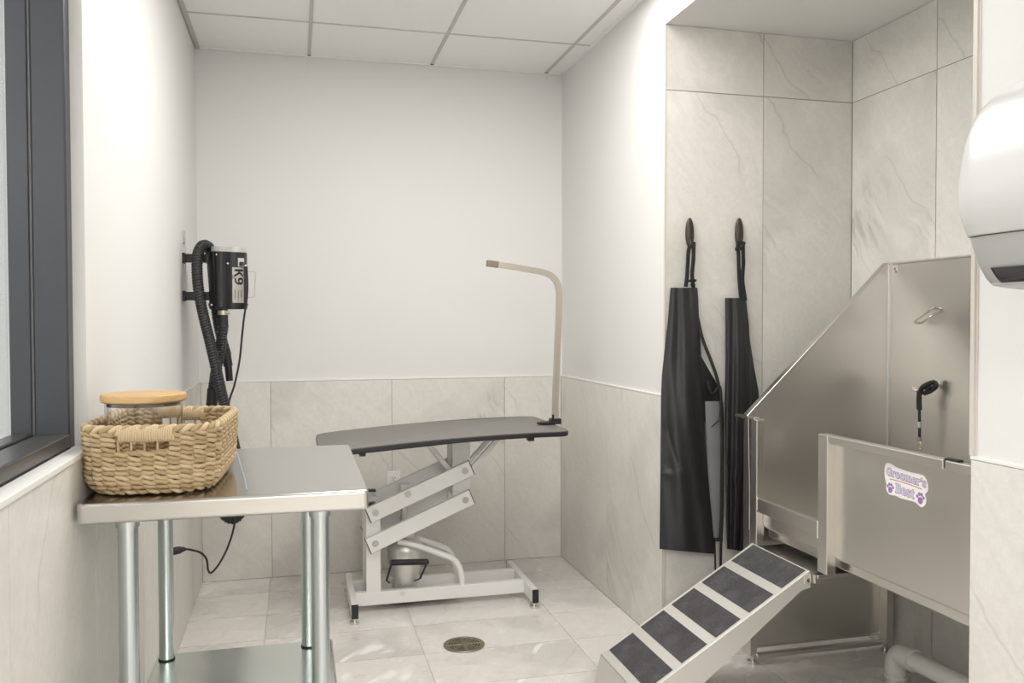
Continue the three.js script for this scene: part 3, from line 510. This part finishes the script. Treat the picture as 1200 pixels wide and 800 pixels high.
  mesh('ram_head', rbox(PZ(470, 575, zc).x - 0.004, PZ(478, 575, zc).x + 0.006, PZ(474, 580, zc).y, PZ(474, 566, zc).y, zc - 0.03, zc + 0.03, 0.004), wp, t);
  mesh('pump_base', disc(V(pc.x, 0.026, zc), 0.05, 0.03, V(0, 1, 0), 28), M.rubber, t);
  // foot pedal
  { const zp = 0.67, a = PZ(459, 659, zp), b = PZ(501, 658, zp), c = PZ(453, 680, zf - 0.01), e = PZ(492, 678, zf - 0.01);
    mesh('pedal', bar(a, b, 0.030, 0.024, 0.010, V(0, 1, 0), 0.006), M.rubber, t).userData.label = 'black rubber foot pedal';
    mesh('pedal_arm', [bar(a, c, 0.010, 0.005, 0.002), bar(b, e, 0.010, 0.005, 0.002), bar(c, PZ(457, 683, zf - 0.02), 0.010, 0.006, 0.002), bar(e, PZ(485, 680, zf - 0.03), 0.010, 0.005, 0.002)], M.black, t); }
  // curved guard tubes
  for (const [z, du] of [[zf, 0], [zk, 0]]) {
    const q = [[466, 634], [480, 637], [500, 643], [520, 650], [530, 654], [536, 660], [540, 670], [541.5, 682], [541.5, 692]].map(k => { const p = PZ(k[0], k[1], zf); p.z = z; return p; });
    mesh('guard_tube', tube(q, 0.0135, 60, 12), wp, t);
  }
  // struts below the top
  for (const z of [zf - 0.028, zk + 0.028]) {
    const A = PZ(549, 556, zf), B = PZ(590, 519, zf), C = PZ(498, 524, zf), Dp = PZ(529, 553, zf); for (const p of [A, B, C, Dp]) p.z = z;
    mesh('strut', bar(A, V(B.x, 0.752, z), 0.02, 0.022, 0.003, V(0, 1, 0), 0.006), wp, t);
    mesh('strut', bar(Dp, V(C.x, 0.745, z), 0.02, 0.022, 0.003, V(0, 1, 0), 0.006), wp, t);
  }
}
// grooming arm clamped to the table
{
  const t = new THREE.Group(); t.name = 'grooming_arm'; t.userData.label = 'bent square steel arm clamped upright on the table end'; groomingTable.add(t);
  const z = 0.648, P = (u, v) => PZ(u, v, z), yb = 0.798;
  const base = P(650.5, 488), pts = [V(base.x, yb + 0.012, z), P(650.8, 470), P(652, 440), P(653.5, 400), P(655, 360), P(654.8, 338), P(651.5, 329), P(645, 322.5), P(636, 319), P(618, 315.6), P(595, 311.6), P(571, 308.3)];
  const c = new THREE.CatmullRomCurve3(pts, false, 'centripetal'), N = 120, pos = [], idx = [];
  const hw = 0.0125; for (let i = 0; i <= N; i++) { const p = c.getPointAt(i / N), tg = c.getTangentAt(i / N), s = V(0, 0, 1), n = s.clone().cross(tg).normalize(); for (const [a, b] of [[1, 1], [1, -1], [-1, -1], [-1, 1]]) { const q = p.clone().addScaledVector(n, a * hw).addScaledVector(s, b * hw); pos.push(q.x, q.y, q.z); } }
  for (let i = 0; i < N; i++) for (let k = 0; k < 4; k++) { const a = i * 4 + k, b = i * 4 + (k + 1) % 4; idx.push(a, b, a + 4, b, b + 4, a + 4); }
  idx.push(0, 2, 1, 0, 3, 2); const e = N * 4; idx.push(e, e + 1, e + 2, e, e + 2, e + 3);
  let g = new THREE.BufferGeometry(); g.setAttribute('position', new THREE.Float32BufferAttribute(pos, 3)); g.setIndex(idx); g = g.toNonIndexed(); g.setAttribute('uv', new THREE.Float32BufferAttribute(new Float32Array(g.attributes.position.count * 2), 2)); g.computeVertexNormals();
  mesh('arm_tube', g, M.nickel, t);
  const tip = pts[pts.length - 1]; mesh('tip_sleeve', bar(tip.clone().add(V(-0.002, 0, 0)), tip.clone().add(V(0.05, -0.006, 0)), 0.028, 0.028, 0.002), S({ color: lin(0.28, 0.24, 0.20), metalness: 1, roughness: 0.4 }), t);
  mesh('clamp', [rbox(base.x - 0.065, base.x + 0.022, yb + 0.001, yb + 0.013, z - 0.030, z + 0.030, 0.004), rbox(base.x - 0.024, base.x + 0.024, yb + 0.010, yb + 0.026, z - 0.022, z + 0.022, 0.004), rbox(base.x - 0.085, base.x - 0.05, yb + 0.002, yb + 0.012, z - 0.012, z + 0.020, 0.004)], M.black, t);
  mesh('clamp_screw', rod(V(base.x - 0.016, yb + 0.018, z + 0.02), V(base.x - 0.016, yb + 0.045, z + 0.02), 0.005), M.black, t);
}
// wall outlet behind the grooming table
{
  const t = thing('wall_outlet', 'white double wall outlet on the back wall tiles', 'outlet'), x0 = 0.899, x1 = 0.968, y1 = 0.502, y0 = y1 - 0.114, z = 0.005;
  mesh('cover_plate', rbox(x0, x1, y0, y1, z, z + 0.006, 0.002), M.outlet, t);
  for (const y of [y1 - 0.036, y0 + 0.036]) {
    const cx = (x0 + x1) / 2, r = mesh('receptacle', rbox(cx - 0.017, cx + 0.017, y - 0.014, y + 0.014, z + 0.004, z + 0.008, 0.003), M.outlet, t);
    mesh('slot', [box(cx - 0.008, cx - 0.0055, y - 0.002, y + 0.008, z + 0.007, z + 0.0084), box(cx + 0.0055, cx + 0.008, y - 0.002, y + 0.007, z + 0.007, z + 0.0084), disc(V(cx, y - 0.008, z + 0.0076), 0.003, 0.0016, V(0, 0, 1), 10)], M.gap, r);
  }
}
// floor drain
{
  const t = thing('floor_drain', 'round bronze floor drain grate set in the floor tiles', 'drain'), cx = 1.084, cz = 1.105, R = 0.081;
  mesh('well', disc(V(cx, 0.0008, cz), R - 0.004, 0.0016, V(0, 1, 0), 40), M.gap, t);
  const s = new THREE.Shape(); s.absarc(0, 0, R - 0.006, 0, Math.PI * 2);
  for (let k = 0; k < 8; k++) for (const [r, n, q] of [[0.026, 1, 0.0034], [0.037, 2, 0.0038], [0.048, 3, 0.0038], [0.059, 3, 0.0040]]) for (let i = 0; i < n; i++) { const a = k * Math.PI / 4 + Math.PI / 8 + (i - (n - 1) / 2) * 0.19 * (0.048 / r) ** 0.5; const h = new THREE.Path(); h.absarc(r * Math.cos(a), r * Math.sin(a), q, 0, Math.PI * 2, true); s.holes.push(h); }
  const g = new THREE.ExtrudeGeometry(s, { depth: 0.0022, bevelEnabled: false, curveSegments: 10 }); g.rotateX(-Math.PI / 2); g.translate(cx, 0.0018, cz); mesh('grate', g, M.bronze, t);
  const rg = new THREE.TorusGeometry(R - 0.004, 0.0042, 10, 60); rg.rotateX(Math.PI / 2); rg.scale(1, 0.7, 1); rg.translate(cx, 0.0022, cz); mesh('rim', rg, M.bronze, t);
  for (let k = 0; k < 8; k++) { const a = k * Math.PI / 4; mesh('rib', bar(V(cx + 0.010 * Math.cos(a), 0.0042, cz + 0.010 * Math.sin(a)), V(cx + 0.072 * Math.cos(a), 0.0042, cz + 0.072 * Math.sin(a)), 0.005, 0.0022, 0.0008), M.bronze, t); }
  mesh('hub', disc(V(cx, 0.0044, cz), 0.012, 0.0026, V(0, 1, 0), 20), M.bronze, t);
}

// ------------------------------------------------------------------ steel work table
const TT = 0.89;
{
  const t = thing('work_table', 'stainless steel work table with galvanised legs and undershelf by the window', 'table');
  const x0 = 0.014, x1 = 0.612, z0 = 1.700, z1 = 2.425, r = 0.02;
  // rolled-edge top: rounded in profile all round
  const s = new THREE.Shape(), cr = 0.014; s.moveTo(x0 + cr, -z1); s.lineTo(x1 - cr, -z1); s.quadraticCurveTo(x1, -z1, x1, -z1 + cr); s.lineTo(x1, -z0 - cr); s.quadraticCurveTo(x1, -z0, x1 - cr, -z0); s.lineTo(x0 + cr, -z0); s.quadraticCurveTo(x0, -z0, x0, -z0 - cr); s.lineTo(x0, -z1 + cr); s.quadraticCurveTo(x0, -z1, x0 + cr, -z1);
  const g = new THREE.ExtrudeGeometry(s, { depth: 0.044 - 0.014, bevelEnabled: true, bevelThickness: 0.007, bevelSize: 0.007, bevelOffset: -0.007, bevelSegments: 4, curveSegments: 8 }); g.rotateX(-Math.PI / 2); g.translate(0, TT - 0.044 + 0.007, 0); uvMetres(g);
  mesh('table_top', g, M.steelTop, t);
  const lp = [[0.101, 2.355], [0.5065, 2.355], [0.092, 1.765], [0.486, 1.765]];
  for (const [x, z] of lp) {
    const leg = mesh('leg', rod(V(x, 0.05, z), V(x, TT - 0.05, z), 0.0205, 0.0205, 32), M.galv, t);
    mesh('leg_collar', rod(V(x, TT - 0.066, z), V(x, TT - 0.042, z), 0.0245, 0.0245, 32), M.galv, leg);
    mesh('leg_foot', [rod(V(x, 0, z), V(x, 0.022, z), 0.014, 0.02, 24), rod(V(x, 0.022, z), V(x, 0.055, z), 0.021, 0.021, 24)], M.rubber, leg);
    mesh('shelf_clamp', rod(V(x, 0.303, z), V(x, 0.308, z), 0.0225, 0.0225, 32), M.rubber, leg);
  }
  mesh('undershelf', rbox(0.062, 0.556, 0.268, 0.304, 1.722, 2.40, 0.006), M.galvShelf, t);
  const e = [[276, 524], [279, 534], [283, 548], [287, 562], [289, 574]].map(q => PY(q[0], q[1], TT + 0.0006)); mesh('film_edge', ribbon(e, 0.0035, 0.0012, 24, V(0, 1, 0)), M.film, t).userData.label = 'bluish edge of protective film';
}
// woven basket on the work table
{
  const t = thing('woven_basket', 'natural seagrass basket with wrapped handles on the steel work table', 'basket');
  t.position.set(0.157, TT + 0.0035, 2.185); t.rotation.y = -0.055;
  const hw = 0.137, hd = 0.200, HB = 0.140, nrow = 13;
  const loop = (h, out = 0) => {                                      // point on the rounded-rectangle outline at height h, parameter 0..1
    const f = h / HB, low = 0.022 * Math.pow(clamp(1 - h / 0.035, 0, 1), 2), a = hw * (0.955 + 0.055 * f) + out - low, b = hd * (0.95 + 0.06 * f) + out - low, rc = 0.066 + 0.008 * f;
    const L = [2 * (a - rc), Math.PI / 2 * rc, 2 * (b - rc), Math.PI / 2 * rc]; const per = 2 * (L[0] + L[1] + L[2] + L[3]);
    return (q) => {
      let s = ((q % 1) + 1) % 1 * per, k = 0; const segs = [0, 1, 2, 3, 0, 1, 2, 3]; while (s > L[segs[k]]) { s -= L[segs[k]]; k++; if (k > 7) { k = 7; break; } }
      const arc = (cx, cz, a0) => { const th = a0 + s / rc; return [cx + rc * Math.cos(th), cz + rc * Math.sin(th), Math.cos(th), Math.sin(th)]; };
      let o; // start at front left, go along the front to the right, then round
      if (k === 0) o = [-(a - rc) + s, b, 0, 1]; else if (k === 1) { const th = Math.PI / 2 - s / rc; o = [(a - rc) + rc * Math.cos(th), (b - rc) + rc * Math.sin(th), Math.cos(th), Math.sin(th)]; }
      else if (k === 2) o = [a, (b - rc) - s, 1, 0]; else if (k === 3) { const th = -s / rc; o = [(a - rc) + rc * Math.cos(th), -(b - rc) + rc * Math.sin(th), Math.cos(th), Math.sin(th)]; }
      else if (k === 4) o = [(a - rc) - s, -b, 0, -1]; else if (k === 5) { const th = -Math.PI / 2 - s / rc; o = [-(a - rc) + rc * Math.cos(th), -(b - rc) + rc * Math.sin(th), Math.cos(th), Math.sin(th)]; }
      else if (k === 6) o = [-a, -(b - rc) + s, -1, 0]; else { const th = Math.PI - s / rc; o = [-(a - rc) + rc * Math.cos(th), (b - rc) + rc * Math.sin(th), Math.cos(th), Math.sin(th)]; }
      return { p: V(o[0], h, o[1]), n: V(o[2], 0, o[3]), per };
    };
  };
  const straw = [[0.48, 0.352, 0.20], [0.56, 0.43, 0.265], [0.39, 0.28, 0.15], [0.50, 0.378, 0.222]].map(c => S({ color: lin(...c), roughness: 0.75 }));
  const rt = rng(77), NP = 46;
  const inHandle = (P, i) => (i <= nrow - 2 && i >= nrow - 4) && Math.abs(P.p.x) < 0.047 && Math.abs(P.n.z) > 0.9;
  for (let i = 0; i < nrow; i++) {
    const h = 0.008 + i * (HB - 0.016) / (nrow - 1), f = loop(h), row = new THREE.Group(); row.name = 'weave_row'; t.add(row);
    const rowGeo = [[], []];
    for (let s = 0; s < 2; s++) {
      let run = []; const flush = () => { if (run.length > 6) rowGeo[s].push(tube(run, 0.0054, run.length * 1, 6)); run = []; };
      const ph = s * Math.PI + i * Math.PI, N = NP * 8, jit = rt() * 6;
      for (let k = 0; k <= N; k++) {
        const P = f(k / N); if (inHandle(P, i)) { flush(); continue; }
        const w = 2 * Math.PI * NP / 2 * k / N + ph, q = P.p.clone().addScaledVector(P.n, 0.0064 * Math.sin(w)); q.y += 0.0021 * Math.cos(w) + 0.0013 * Math.sin(k * 0.37 + jit + i) + 0.0007 * Math.sin(k * 1.31 + 2 * jit); run.push(q);
      }
      flush();
    }
    t.remove(row);
    for (let s = 0; s < 2; s++) if (rowGeo[s].length) mesh('weave_strand', rowGeo[s], straw[(i + s * 2 + (rt() > 0.6 ? 1 : 0)) % 4], t);
  }
  for (let k = 0; k < NP; k++) {                                       // upright stakes
    const q = (k + 0.25) / NP, pts = []; let skip = false; for (let j = 0; j <= 6; j++) { const h = 0.004 + j / 6 * (HB - 0.006), P = loop(h)(q); pts.push(P.p); }
    mesh('stake', tube(pts, 0.0028, 10, 5), straw[k % 4], t);
  }
  // rolled rim of two strands, lashed
  for (let s = 0; s < 2; s++) { const pts = []; for (let k = 0; k < 220; k++) { const P = loop(HB)(k / 220), w = 2 * Math.PI * 34 * k / 220 + s * Math.PI; const q = P.p.clone().addScaledVector(P.n, 0.0045 * Math.cos(w)); q.y += 0.0045 * Math.sin(w) + 0.003; pts.push(q); } mesh('rim_strand', tube(pts, 0.0062, 440, 7, true), straw[s + 1], t); }
  // wrapped handles front and back
  for (const sgn of [1, -1]) {
    const pts = [], N = 24 * 10, zz = loop(HB)(0).p.z * sgn; for (let k = 0; k <= N; k++) { const w = 2 * Math.PI * 24 * k / N; pts.push(V(lerp(-0.056, 0.056, k / N), HB - 0.007 + 0.0150 * Math.sin(w), zz + 0.011 * Math.cos(w))); }
    mesh('handle_wrap', tube(pts, 0.0032, N * 2, 5), straw[1], t);
  }
  const bp = []; for (let i = -5; i <= 5; i++) bp.push(rbox(-hw * (Math.abs(i) > 4 ? 0.52 : 0.78), hw * (Math.abs(i) > 4 ? 0.52 : 0.78), 0.003, 0.010, i * 0.031 - 0.0145, i * 0.031 + 0.0145, 0.003)); mesh('bottom', bp, straw[2], t);
}
// glass jar with wooden lid, standing in the basket
{
  const t = thing('glass_jar', 'clear glass canister with bamboo lid standing inside the woven basket', 'jar'), x = 0.1215, z = 2.262, y0 = TT + 0.0105, r = 0.0815;
  const top = 1.086, prof = [[0, 0], [r - 0.006, 0], [r, 0.006], [r, top - y0], [r - 0.0025, top - y0], [r - 0.0025, 0.009], [r - 0.008, 0.0045], [0, 0.0045]].map(p => new THREE.Vector2(p[0], p[1]));
  const g = new THREE.LatheGeometry(prof, 56); g.translate(x, y0, z); mesh('body', g, Ph({ color: 0xffffff, transmission: 1, thickness: 0.003, ior: 1.5, roughness: 0.01 }), t);
  const lp = [[0, 0], [0.086, 0], [0.0898, 0.002], [0.0905, 0.005], [0.0905, 0.0145], [0.0895, 0.0172], [0.086, 0.0185], [0, 0.0185]].map(p => new THREE.Vector2(p[0], p[1]));
  const lg = new THREE.LatheGeometry(lp, 64); lg.translate(x, top, z); const P = lg.attributes.position, uv = lg.attributes.uv; for (let i = 0; i < P.count; i++) uv.setXY(i, P.getX(i) * 3 + P.getZ(i), (P.getZ(i) + P.getY(i) * 2) * 4); mesh('lid', lg, M.wood, t).userData.label = 'light bamboo lid';
  mesh('seal', disc(V(x, top - 0.004, z), r - 0.003, 0.009, V(0, 1, 0), 48), S({ color: lin(0.09, 0.07, 0.06), roughness: 0.5 }), t);
}

// ------------------------------------------------------------------ wall mounted dryer with hose and cord
{
  const t = thing('pet_dryer', 'black cylindrical pet dryer with ribbed hose mounted on the left wall', 'dryer');
  const cz = 0.56, cx = 0.180, R = 0.070, tilt = 0.0;
  const Yt = PZ(268, 296, cz).y, Yb = PZ(268, 360, cz).y;
  // twin-barrel body: two overlapping barrels joined by a web
  mesh('housing', [rod(V(cx + 0.018, Yb, cz - 0.01), V(cx + 0.018, Yt, cz - 0.01), R - 0.012, R - 0.012, 48), rod(V(cx - 0.030, Yb, cz + 0.022), V(cx - 0.030, Yt, cz + 0.022), R - 0.024, R - 0.024, 40)], M.black, t);
  mesh('front_rib', rod(V(cx - 0.026, Yb + 0.004, cz + 0.050), V(cx - 0.026, Yt - 0.004, cz + 0.050), 0.027, 0.027, 28), M.black, t);
  mesh('bottom_cap', [rod(V(cx + 0.016, Yb - 0.008, cz - 0.006), V(cx + 0.016, Yb + 0.016, cz - 0.006), R - 0.012, R - 0.006, 48), rod(V(cx - 0.030, Yb - 0.008, cz + 0.022), V(cx - 0.030, Yb + 0.016, cz + 0.022), R - 0.025, R - 0.019, 40)], M.black, t);
  mesh('filter_cap', [rod(V(cx + 0.018, Yt, cz - 0.01), V(cx + 0.018, Yt + 0.022, cz - 0.01), R - 0.014, R - 0.018, 48), rod(V(cx - 0.026, Yt, cz + 0.018), V(cx - 0.026, Yt + 0.022, cz + 0.018), R - 0.028, R - 0.030, 40)], M.clearCap, t).userData.label = 'translucent grey filter cap';
  for (const [u, v] of [[254, 298], [267, 308.5], [248, 357]]) { const p = PZ(u, v, cz + 0.078 - Math.abs(u - 260) * 0.0012); mesh('screw', disc(p, 0.004, 0.006, V(0, 0, 1), 12), M.chrome, t); }
  // printed label wrapped on the barrel
  const c = document.createElement('canvas'); c.width = 128; c.height = 320; const g = c.getContext('2d');
  g.fillStyle = '#a9a59e'; g.fillRect(0, 0, 128, 320); g.fillStyle = '#16161a'; g.save(); g.translate(64, 8); g.rotate(Math.PI / 2); g.font = 'bold 132px sans-serif'; g.textAlign = 'left'; g.textBaseline = 'middle'; g.fillText('K9', -4, -6); g.font = 'bold 30px sans-serif'; g.fillText('III', 60, 52); g.restore();
  g.fillStyle = '#4b4844'; for (let i = 0; i < 3; i++) { g.fillRect(22 + i * 34, 196 + (i * 13) % 20, 5, 96 - i * 12); g.fillRect(30 + i * 34, 206, 3, 70); }
  const tx = new THREE.CanvasTexture(c); tx.colorSpace = THREE.SRGBColorSpace;
  const th0 = Math.atan2(PZ(274, 330, cz + 0.04).x - (cx + 0.018), 0.05);
  const lg = new THREE.CylinderGeometry(R - 0.0112, R - 0.0112, PZ(280, 314, cz).y - PZ(280, 355, cz).y, 24, 1, true, 0.02, 0.86); lg.translate(cx + 0.018, (PZ(280, 314, cz).y + PZ(280, 355, cz).y) / 2, cz - 0.01);
  const lm = mesh('rating_label', lg, S({ map: tx, roughness: 0.4, metalness: 0.3, side: THREE.DoubleSide }), t); lm.userData.label = 'silver label printed K9 III';
  const sg = new THREE.CylinderGeometry(R - 0.011, R - 0.011, 0.036, 20, 1, true, 0.42, 0.52); sg.translate(cx + 0.018, PZ(280, 308, cz).y, cz - 0.01); mesh('switch_plate', sg, S({ color: lin(0.5, 0.49, 0.47), roughness: 0.4, side: THREE.DoubleSide }), t);
  const sw = PZ(284, 308.5, cz + 0.04); mesh('switch', [rbox(sw.x - 0.012, sw.x + 0.006, sw.y - 0.009, sw.y + 0.006, sw.z - 0.012, sw.z + 0.006, 0.003)], M.black, t); mesh('switch_lens', disc(PZ(288, 311, cz + 0.035), 0.004, 0.006, V(0, 0, 1), 12), M.whitePlastic, t);
  // wall bracket
  const y1 = PX(218, 302, 0.012).y, y2 = PX(216, 346, 0.012).y, bz = 0.535;
  for (const y of [y1, y2]) mesh('bracket_arm', [rbox(0.006, cx - 0.05, y - 0.018, y + 0.018, bz - 0.01, bz + 0.01, 0.002), rbox(cx - 0.090, cx - 0.005, y - 0.018, y + 0.016, bz, bz + 0.055, 0.004)], M.black, t);
  mesh('wall_plate', rbox(-0.004, 0.007, y2 - 0.022, y2 + 0.022, bz - 0.02, bz + 0.02, 0.002), M.black, t); mesh('wall_plate', rbox(-0.004, 0.007, y1 - 0.022, y1 + 0.022, bz - 0.02, bz + 0.02, 0.002), M.black, t);
  mesh('switch_cover', [rbox(-0.004, 0.001, 1.60, 1.655, 0.47, 0.535, 0.002)], M.greyPlastic, t);
  mesh('cover_wire', tube([V(0.004, 1.62, 0.525), V(0.006, 1.55, 0.522), V(0.004, 1.47, 0.52)], 0.0016, 20, 6), M.greyPlastic, t);
  // wire stand loop on the right side
  mesh('wire_handle', tube([[288, 318], [294, 318.2], [299, 318.6], [299.6, 320], [298.6, 335], [297.6, 347], [296, 348], [287, 348]].map(q => PZ(q[0], q[1], cz + 0.01)), 0.0018, 60, 6), M.nickel, t);
  // hose outlet, ribbed hose with helical ribs, nozzle
  const hz = cz + 0.05, out = PZ(261.5, 366, hz);
  mesh('outlet_clamp', rod(V(out.x, out.y - 0.010, hz), V(out.x, out.y + 0.008, hz), 0.021, 0.021, 28), M.nickel, t);
  mesh('clamp_screw', rod(V(out.x + 0.012, out.y, hz + 0.016), V(out.x + 0.030, out.y - 0.001, hz + 0.016), 0.006, 0.006, 12), M.nickel, t);
  mesh('outlet_cuff', [rod(V(out.x, out.y + 0.02, hz), V(out.x, out.y - 0.012, hz), 0.018, 0.018, 28), rod(V(out.x, out.y - 0.060, hz), V(out.x, out.y - 0.010, hz), 0.0205, 0.0195, 28)], M.rubber, t);
  const Z = (u, v, z) => PZ(u, v, z);
  const path = [V(out.x, out.y - 0.055, hz), Z(260, 392, hz), Z(257, 415, hz - 0.02), Z(252, 440, hz - 0.04), Z(249, 468, hz - 0.05), Z(248, 500, hz - 0.04), Z(251, 540, hz - 0.02), Z(256, 580, hz), Z(262, 602, hz + 0.01), Z(272, 608, hz + 0.02), Z(281, 602, hz + 0.03), Z(283, 585, hz + 0.03), Z(279, 545, hz + 0.03), Z(271, 505, hz + 0.04), Z(262, 470, hz + 0.05), Z(254, 435, hz + 0.05), Z(246, 400, hz + 0.04), Z(239, 372, hz + 0.03), Z(233.5, 345, hz + 0.03), Z(231, 318, hz + 0.02), Z(232, 297, hz), Z(238, 287.5, hz - 0.04), Z(245, 290, hz - 0.09), Z(248, 305, hz - 0.14), Z(251, 340, hz - 0.16), Z(256, 380, hz - 0.14), Z(262, 405, hz - 0.12), Z(265, 416, hz - 0.10)];
  const hc = new THREE.CatmullRomCurve3(path, false, 'centripetal'), hl = hc.getLength();
  mesh('hose', new THREE.TubeGeometry(hc, 500, 0.0205, 14), M.rubber, t);
  const fr = hc.computeFrenetFrames(600), turns = Math.floor(hl / 0.0112), rp = []; const NR = turns * 9;
  const ribR = 0.0206; const arr = []; for (let k = 0; k <= NR; k++) { const s = k / NR, p = hc.getPointAt(s), i = Math.min(600, Math.round(s * 600)), a = 2 * Math.PI * turns * s; p.addScaledVector(fr.normals[i], ribR * Math.cos(a)).addScaledVector(fr.binormals[i], ribR * Math.sin(a)); arr.push(p); }
  class Poly extends THREE.Curve { constructor(a) { super(); this.a = a; } getPoint(s, o = V(0, 0, 0)) { const f = s * (this.a.length - 1), i = Math.min(this.a.length - 2, Math.floor(f)); return o.copy(this.a[i]).lerp(this.a[i + 1], f - i); } getPointAt(s, o) { return this.getPoint(s, o); } getTangentAt(s, o = V(0, 0, 0)) { const f = s * (this.a.length - 1), i = Math.min(this.a.length - 2, Math.floor(f)); return o.copy(this.a[i + 1]).sub(this.a[i]).normalize(); } getLength() { return 1; } }
  mesh('hose_spiral', new THREE.TubeGeometry(new Poly(arr), NR, 0.0034, 5), S({ color: lin(0.035, 0.035, 0.037), roughness: 0.22 }), t);
  const n0 = path[path.length - 1], n1 = Z(267.5, 429, hz - 0.10), n2 = Z(269, 446, hz - 0.10);
  mesh('nozzle', [rod(n0.clone().lerp(n1, -0.6), n1, 0.0215, 0.019, 24), rod(n1, n2, 0.0155, 0.0150, 24)], M.black, t);
  mesh('hose_cuff', [rod(Z(249.5, 455, hz - 0.045), Z(248, 478, hz - 0.05), 0.0225, 0.0235, 24)], M.black, t);
  // power cord and plug
  const cord = [Z(289, 312, cz + 0.035), Z(290, 335, cz + 0.04), Z(289, 352, cz + 0.04), Z(286, 372, cz + 0.04), Z(283, 400, cz + 0.04), Z(281, 420, cz + 0.04), Z(275, 450, cz + 0.05), Z(268, 474, cz + 0.07), Z(270, 530, cz + 0.10), Z(276, 600, cz + 0.11), Z(274, 618, cz + 0.12), Z(266, 643, cz + 0.15), Z(255, 663, cz + 0.20), Z(247, 671, cz + 0.25), Z(244, 668, cz + 0.28), Z(242, 655, cz + 0.32), Z(236, 648, cz + 0.36), Z(226, 644.5, cz + 0.42), Z(217, 643, cz + 0.46)];
  mesh('power_cord', tube(cord, 0.0042, 220, 8), M.rubber, t);
  const pl0 = cord[cord.length - 1], pl1 = V(0.012, pl0.y - 0.001, pl0.z + 0.02); mesh('plug', [rod(pl0, pl0.clone().lerp(pl1, 0.4), 0.007, 0.0125, 16), rod(pl0.clone().lerp(pl1, 0.4), pl1, 0.0135, 0.0145, 16)], M.rubber, t);
}

// ------------------------------------------------------------------ paper towel dispenser on the near right wall
{
  const t = thing('towel_dispenser', 'white curved paper towel dispenser with grey base on the right wall', 'dispenser');
  const zf = 2.985, zn = 3.325, zm = (zf + zn) / 2, hz = (zn - zf) / 2;
  const Q = (u, v) => { const p = PZ(u, v, zf + 0.03); return [W - p.x, p.y]; };
  const prof = [[1240, 88], [1200, 94], [1176, 106], [1158, 118], [1144, 133], [1133, 153], [1126, 176], [1121, 203], [1119, 228], [1121, 247], [1125.5, 263], [1132, 277]].map(q => Q(...q)); prof[0][1] = prof[1][1] + 0.012; prof.unshift([0.001, prof[0][1] + 0.004]);
  const low = [[1133, 278], [1137, 292], [1143, 307], [1150, 320], [1157, 329], [1163, 333], [1185, 336.5]].map(q => Q(...q)); low.push([0.001, low[low.length - 1][1] - 0.004]);
  const shell = (pr, inset = 0) => { const c = new THREE.CatmullRomCurve3(pr.map(p => V(p[0], p[1], 0)), false, 'centripetal');
    return sheet((u, v) => { const p = c.getPoint(v), k = u * 2 - 1, cor = Math.pow(Math.max(0, 1 - Math.pow(Math.abs(k), 7)), 1 / 4), yc = 1.5; return V(W - Math.max(0.001, (p.x - inset) * (0.30 + 0.70 * cor)), yc + (p.y - yc) * (0.985 + 0.015 * cor), zm + k * (hz - inset)); }, 60, 60, 0.004); };
  mesh('cover', shell(prof), M.whitePlastic, t);
  mesh('base', shell(low, 0.002), M.greyPlastic, t).userData.label = 'grey plastic base';
  for (const s of [-1, 1]) { const all = prof.concat(low).map(p => [W - p[0] * 0.31, p[1]]); mesh('side_panel', extrudeXY(all.map(p => [Math.min(p[0], W - 0.001), p[1]]), zm + s * hz - 0.003, zm + s * hz + 0.003), M.whitePlastic, t); }
  // dark paper slot let into the base
  const onBase = (k, v, out) => { const c = new THREE.CatmullRomCurve3(low.map(p => V(p[0], p[1], 0)), false, 'centripetal'), p = c.getPoint(v), cor = Math.pow(Math.max(0, 1 - Math.pow(Math.abs(k), 7)), 1 / 4), tg = c.getTangent(v); return V(W - (p.x + out * Math.abs(tg.y)) * (0.30 + 0.70 * cor), 1.5 + (p.y - out * Math.abs(tg.x) - 1.5) * (0.985 + 0.015 * cor), zm + k * (hz - 0.002)); };
  mesh('paper_slot', sheet((u, v) => onBase(lerp(-0.66, 0.70, u), lerp(0.36, 0.62, v), 0.001), 40, 14, 0.004), M.smoke, t).userData.label = 'dark paper slot';
  mesh('slot_lip', tube(Array.from({ length: 21 }, (_, i) => onBase(-0.80 + i * 0.080, 0.66, 0.002)), 0.0042, 60, 10), M.greyPlastic, t);
}

scene.traverse(o => { if (o.isMesh) { o.castShadow = true; o.receiveShadow = true; } });
renderer.render(scene, camera);
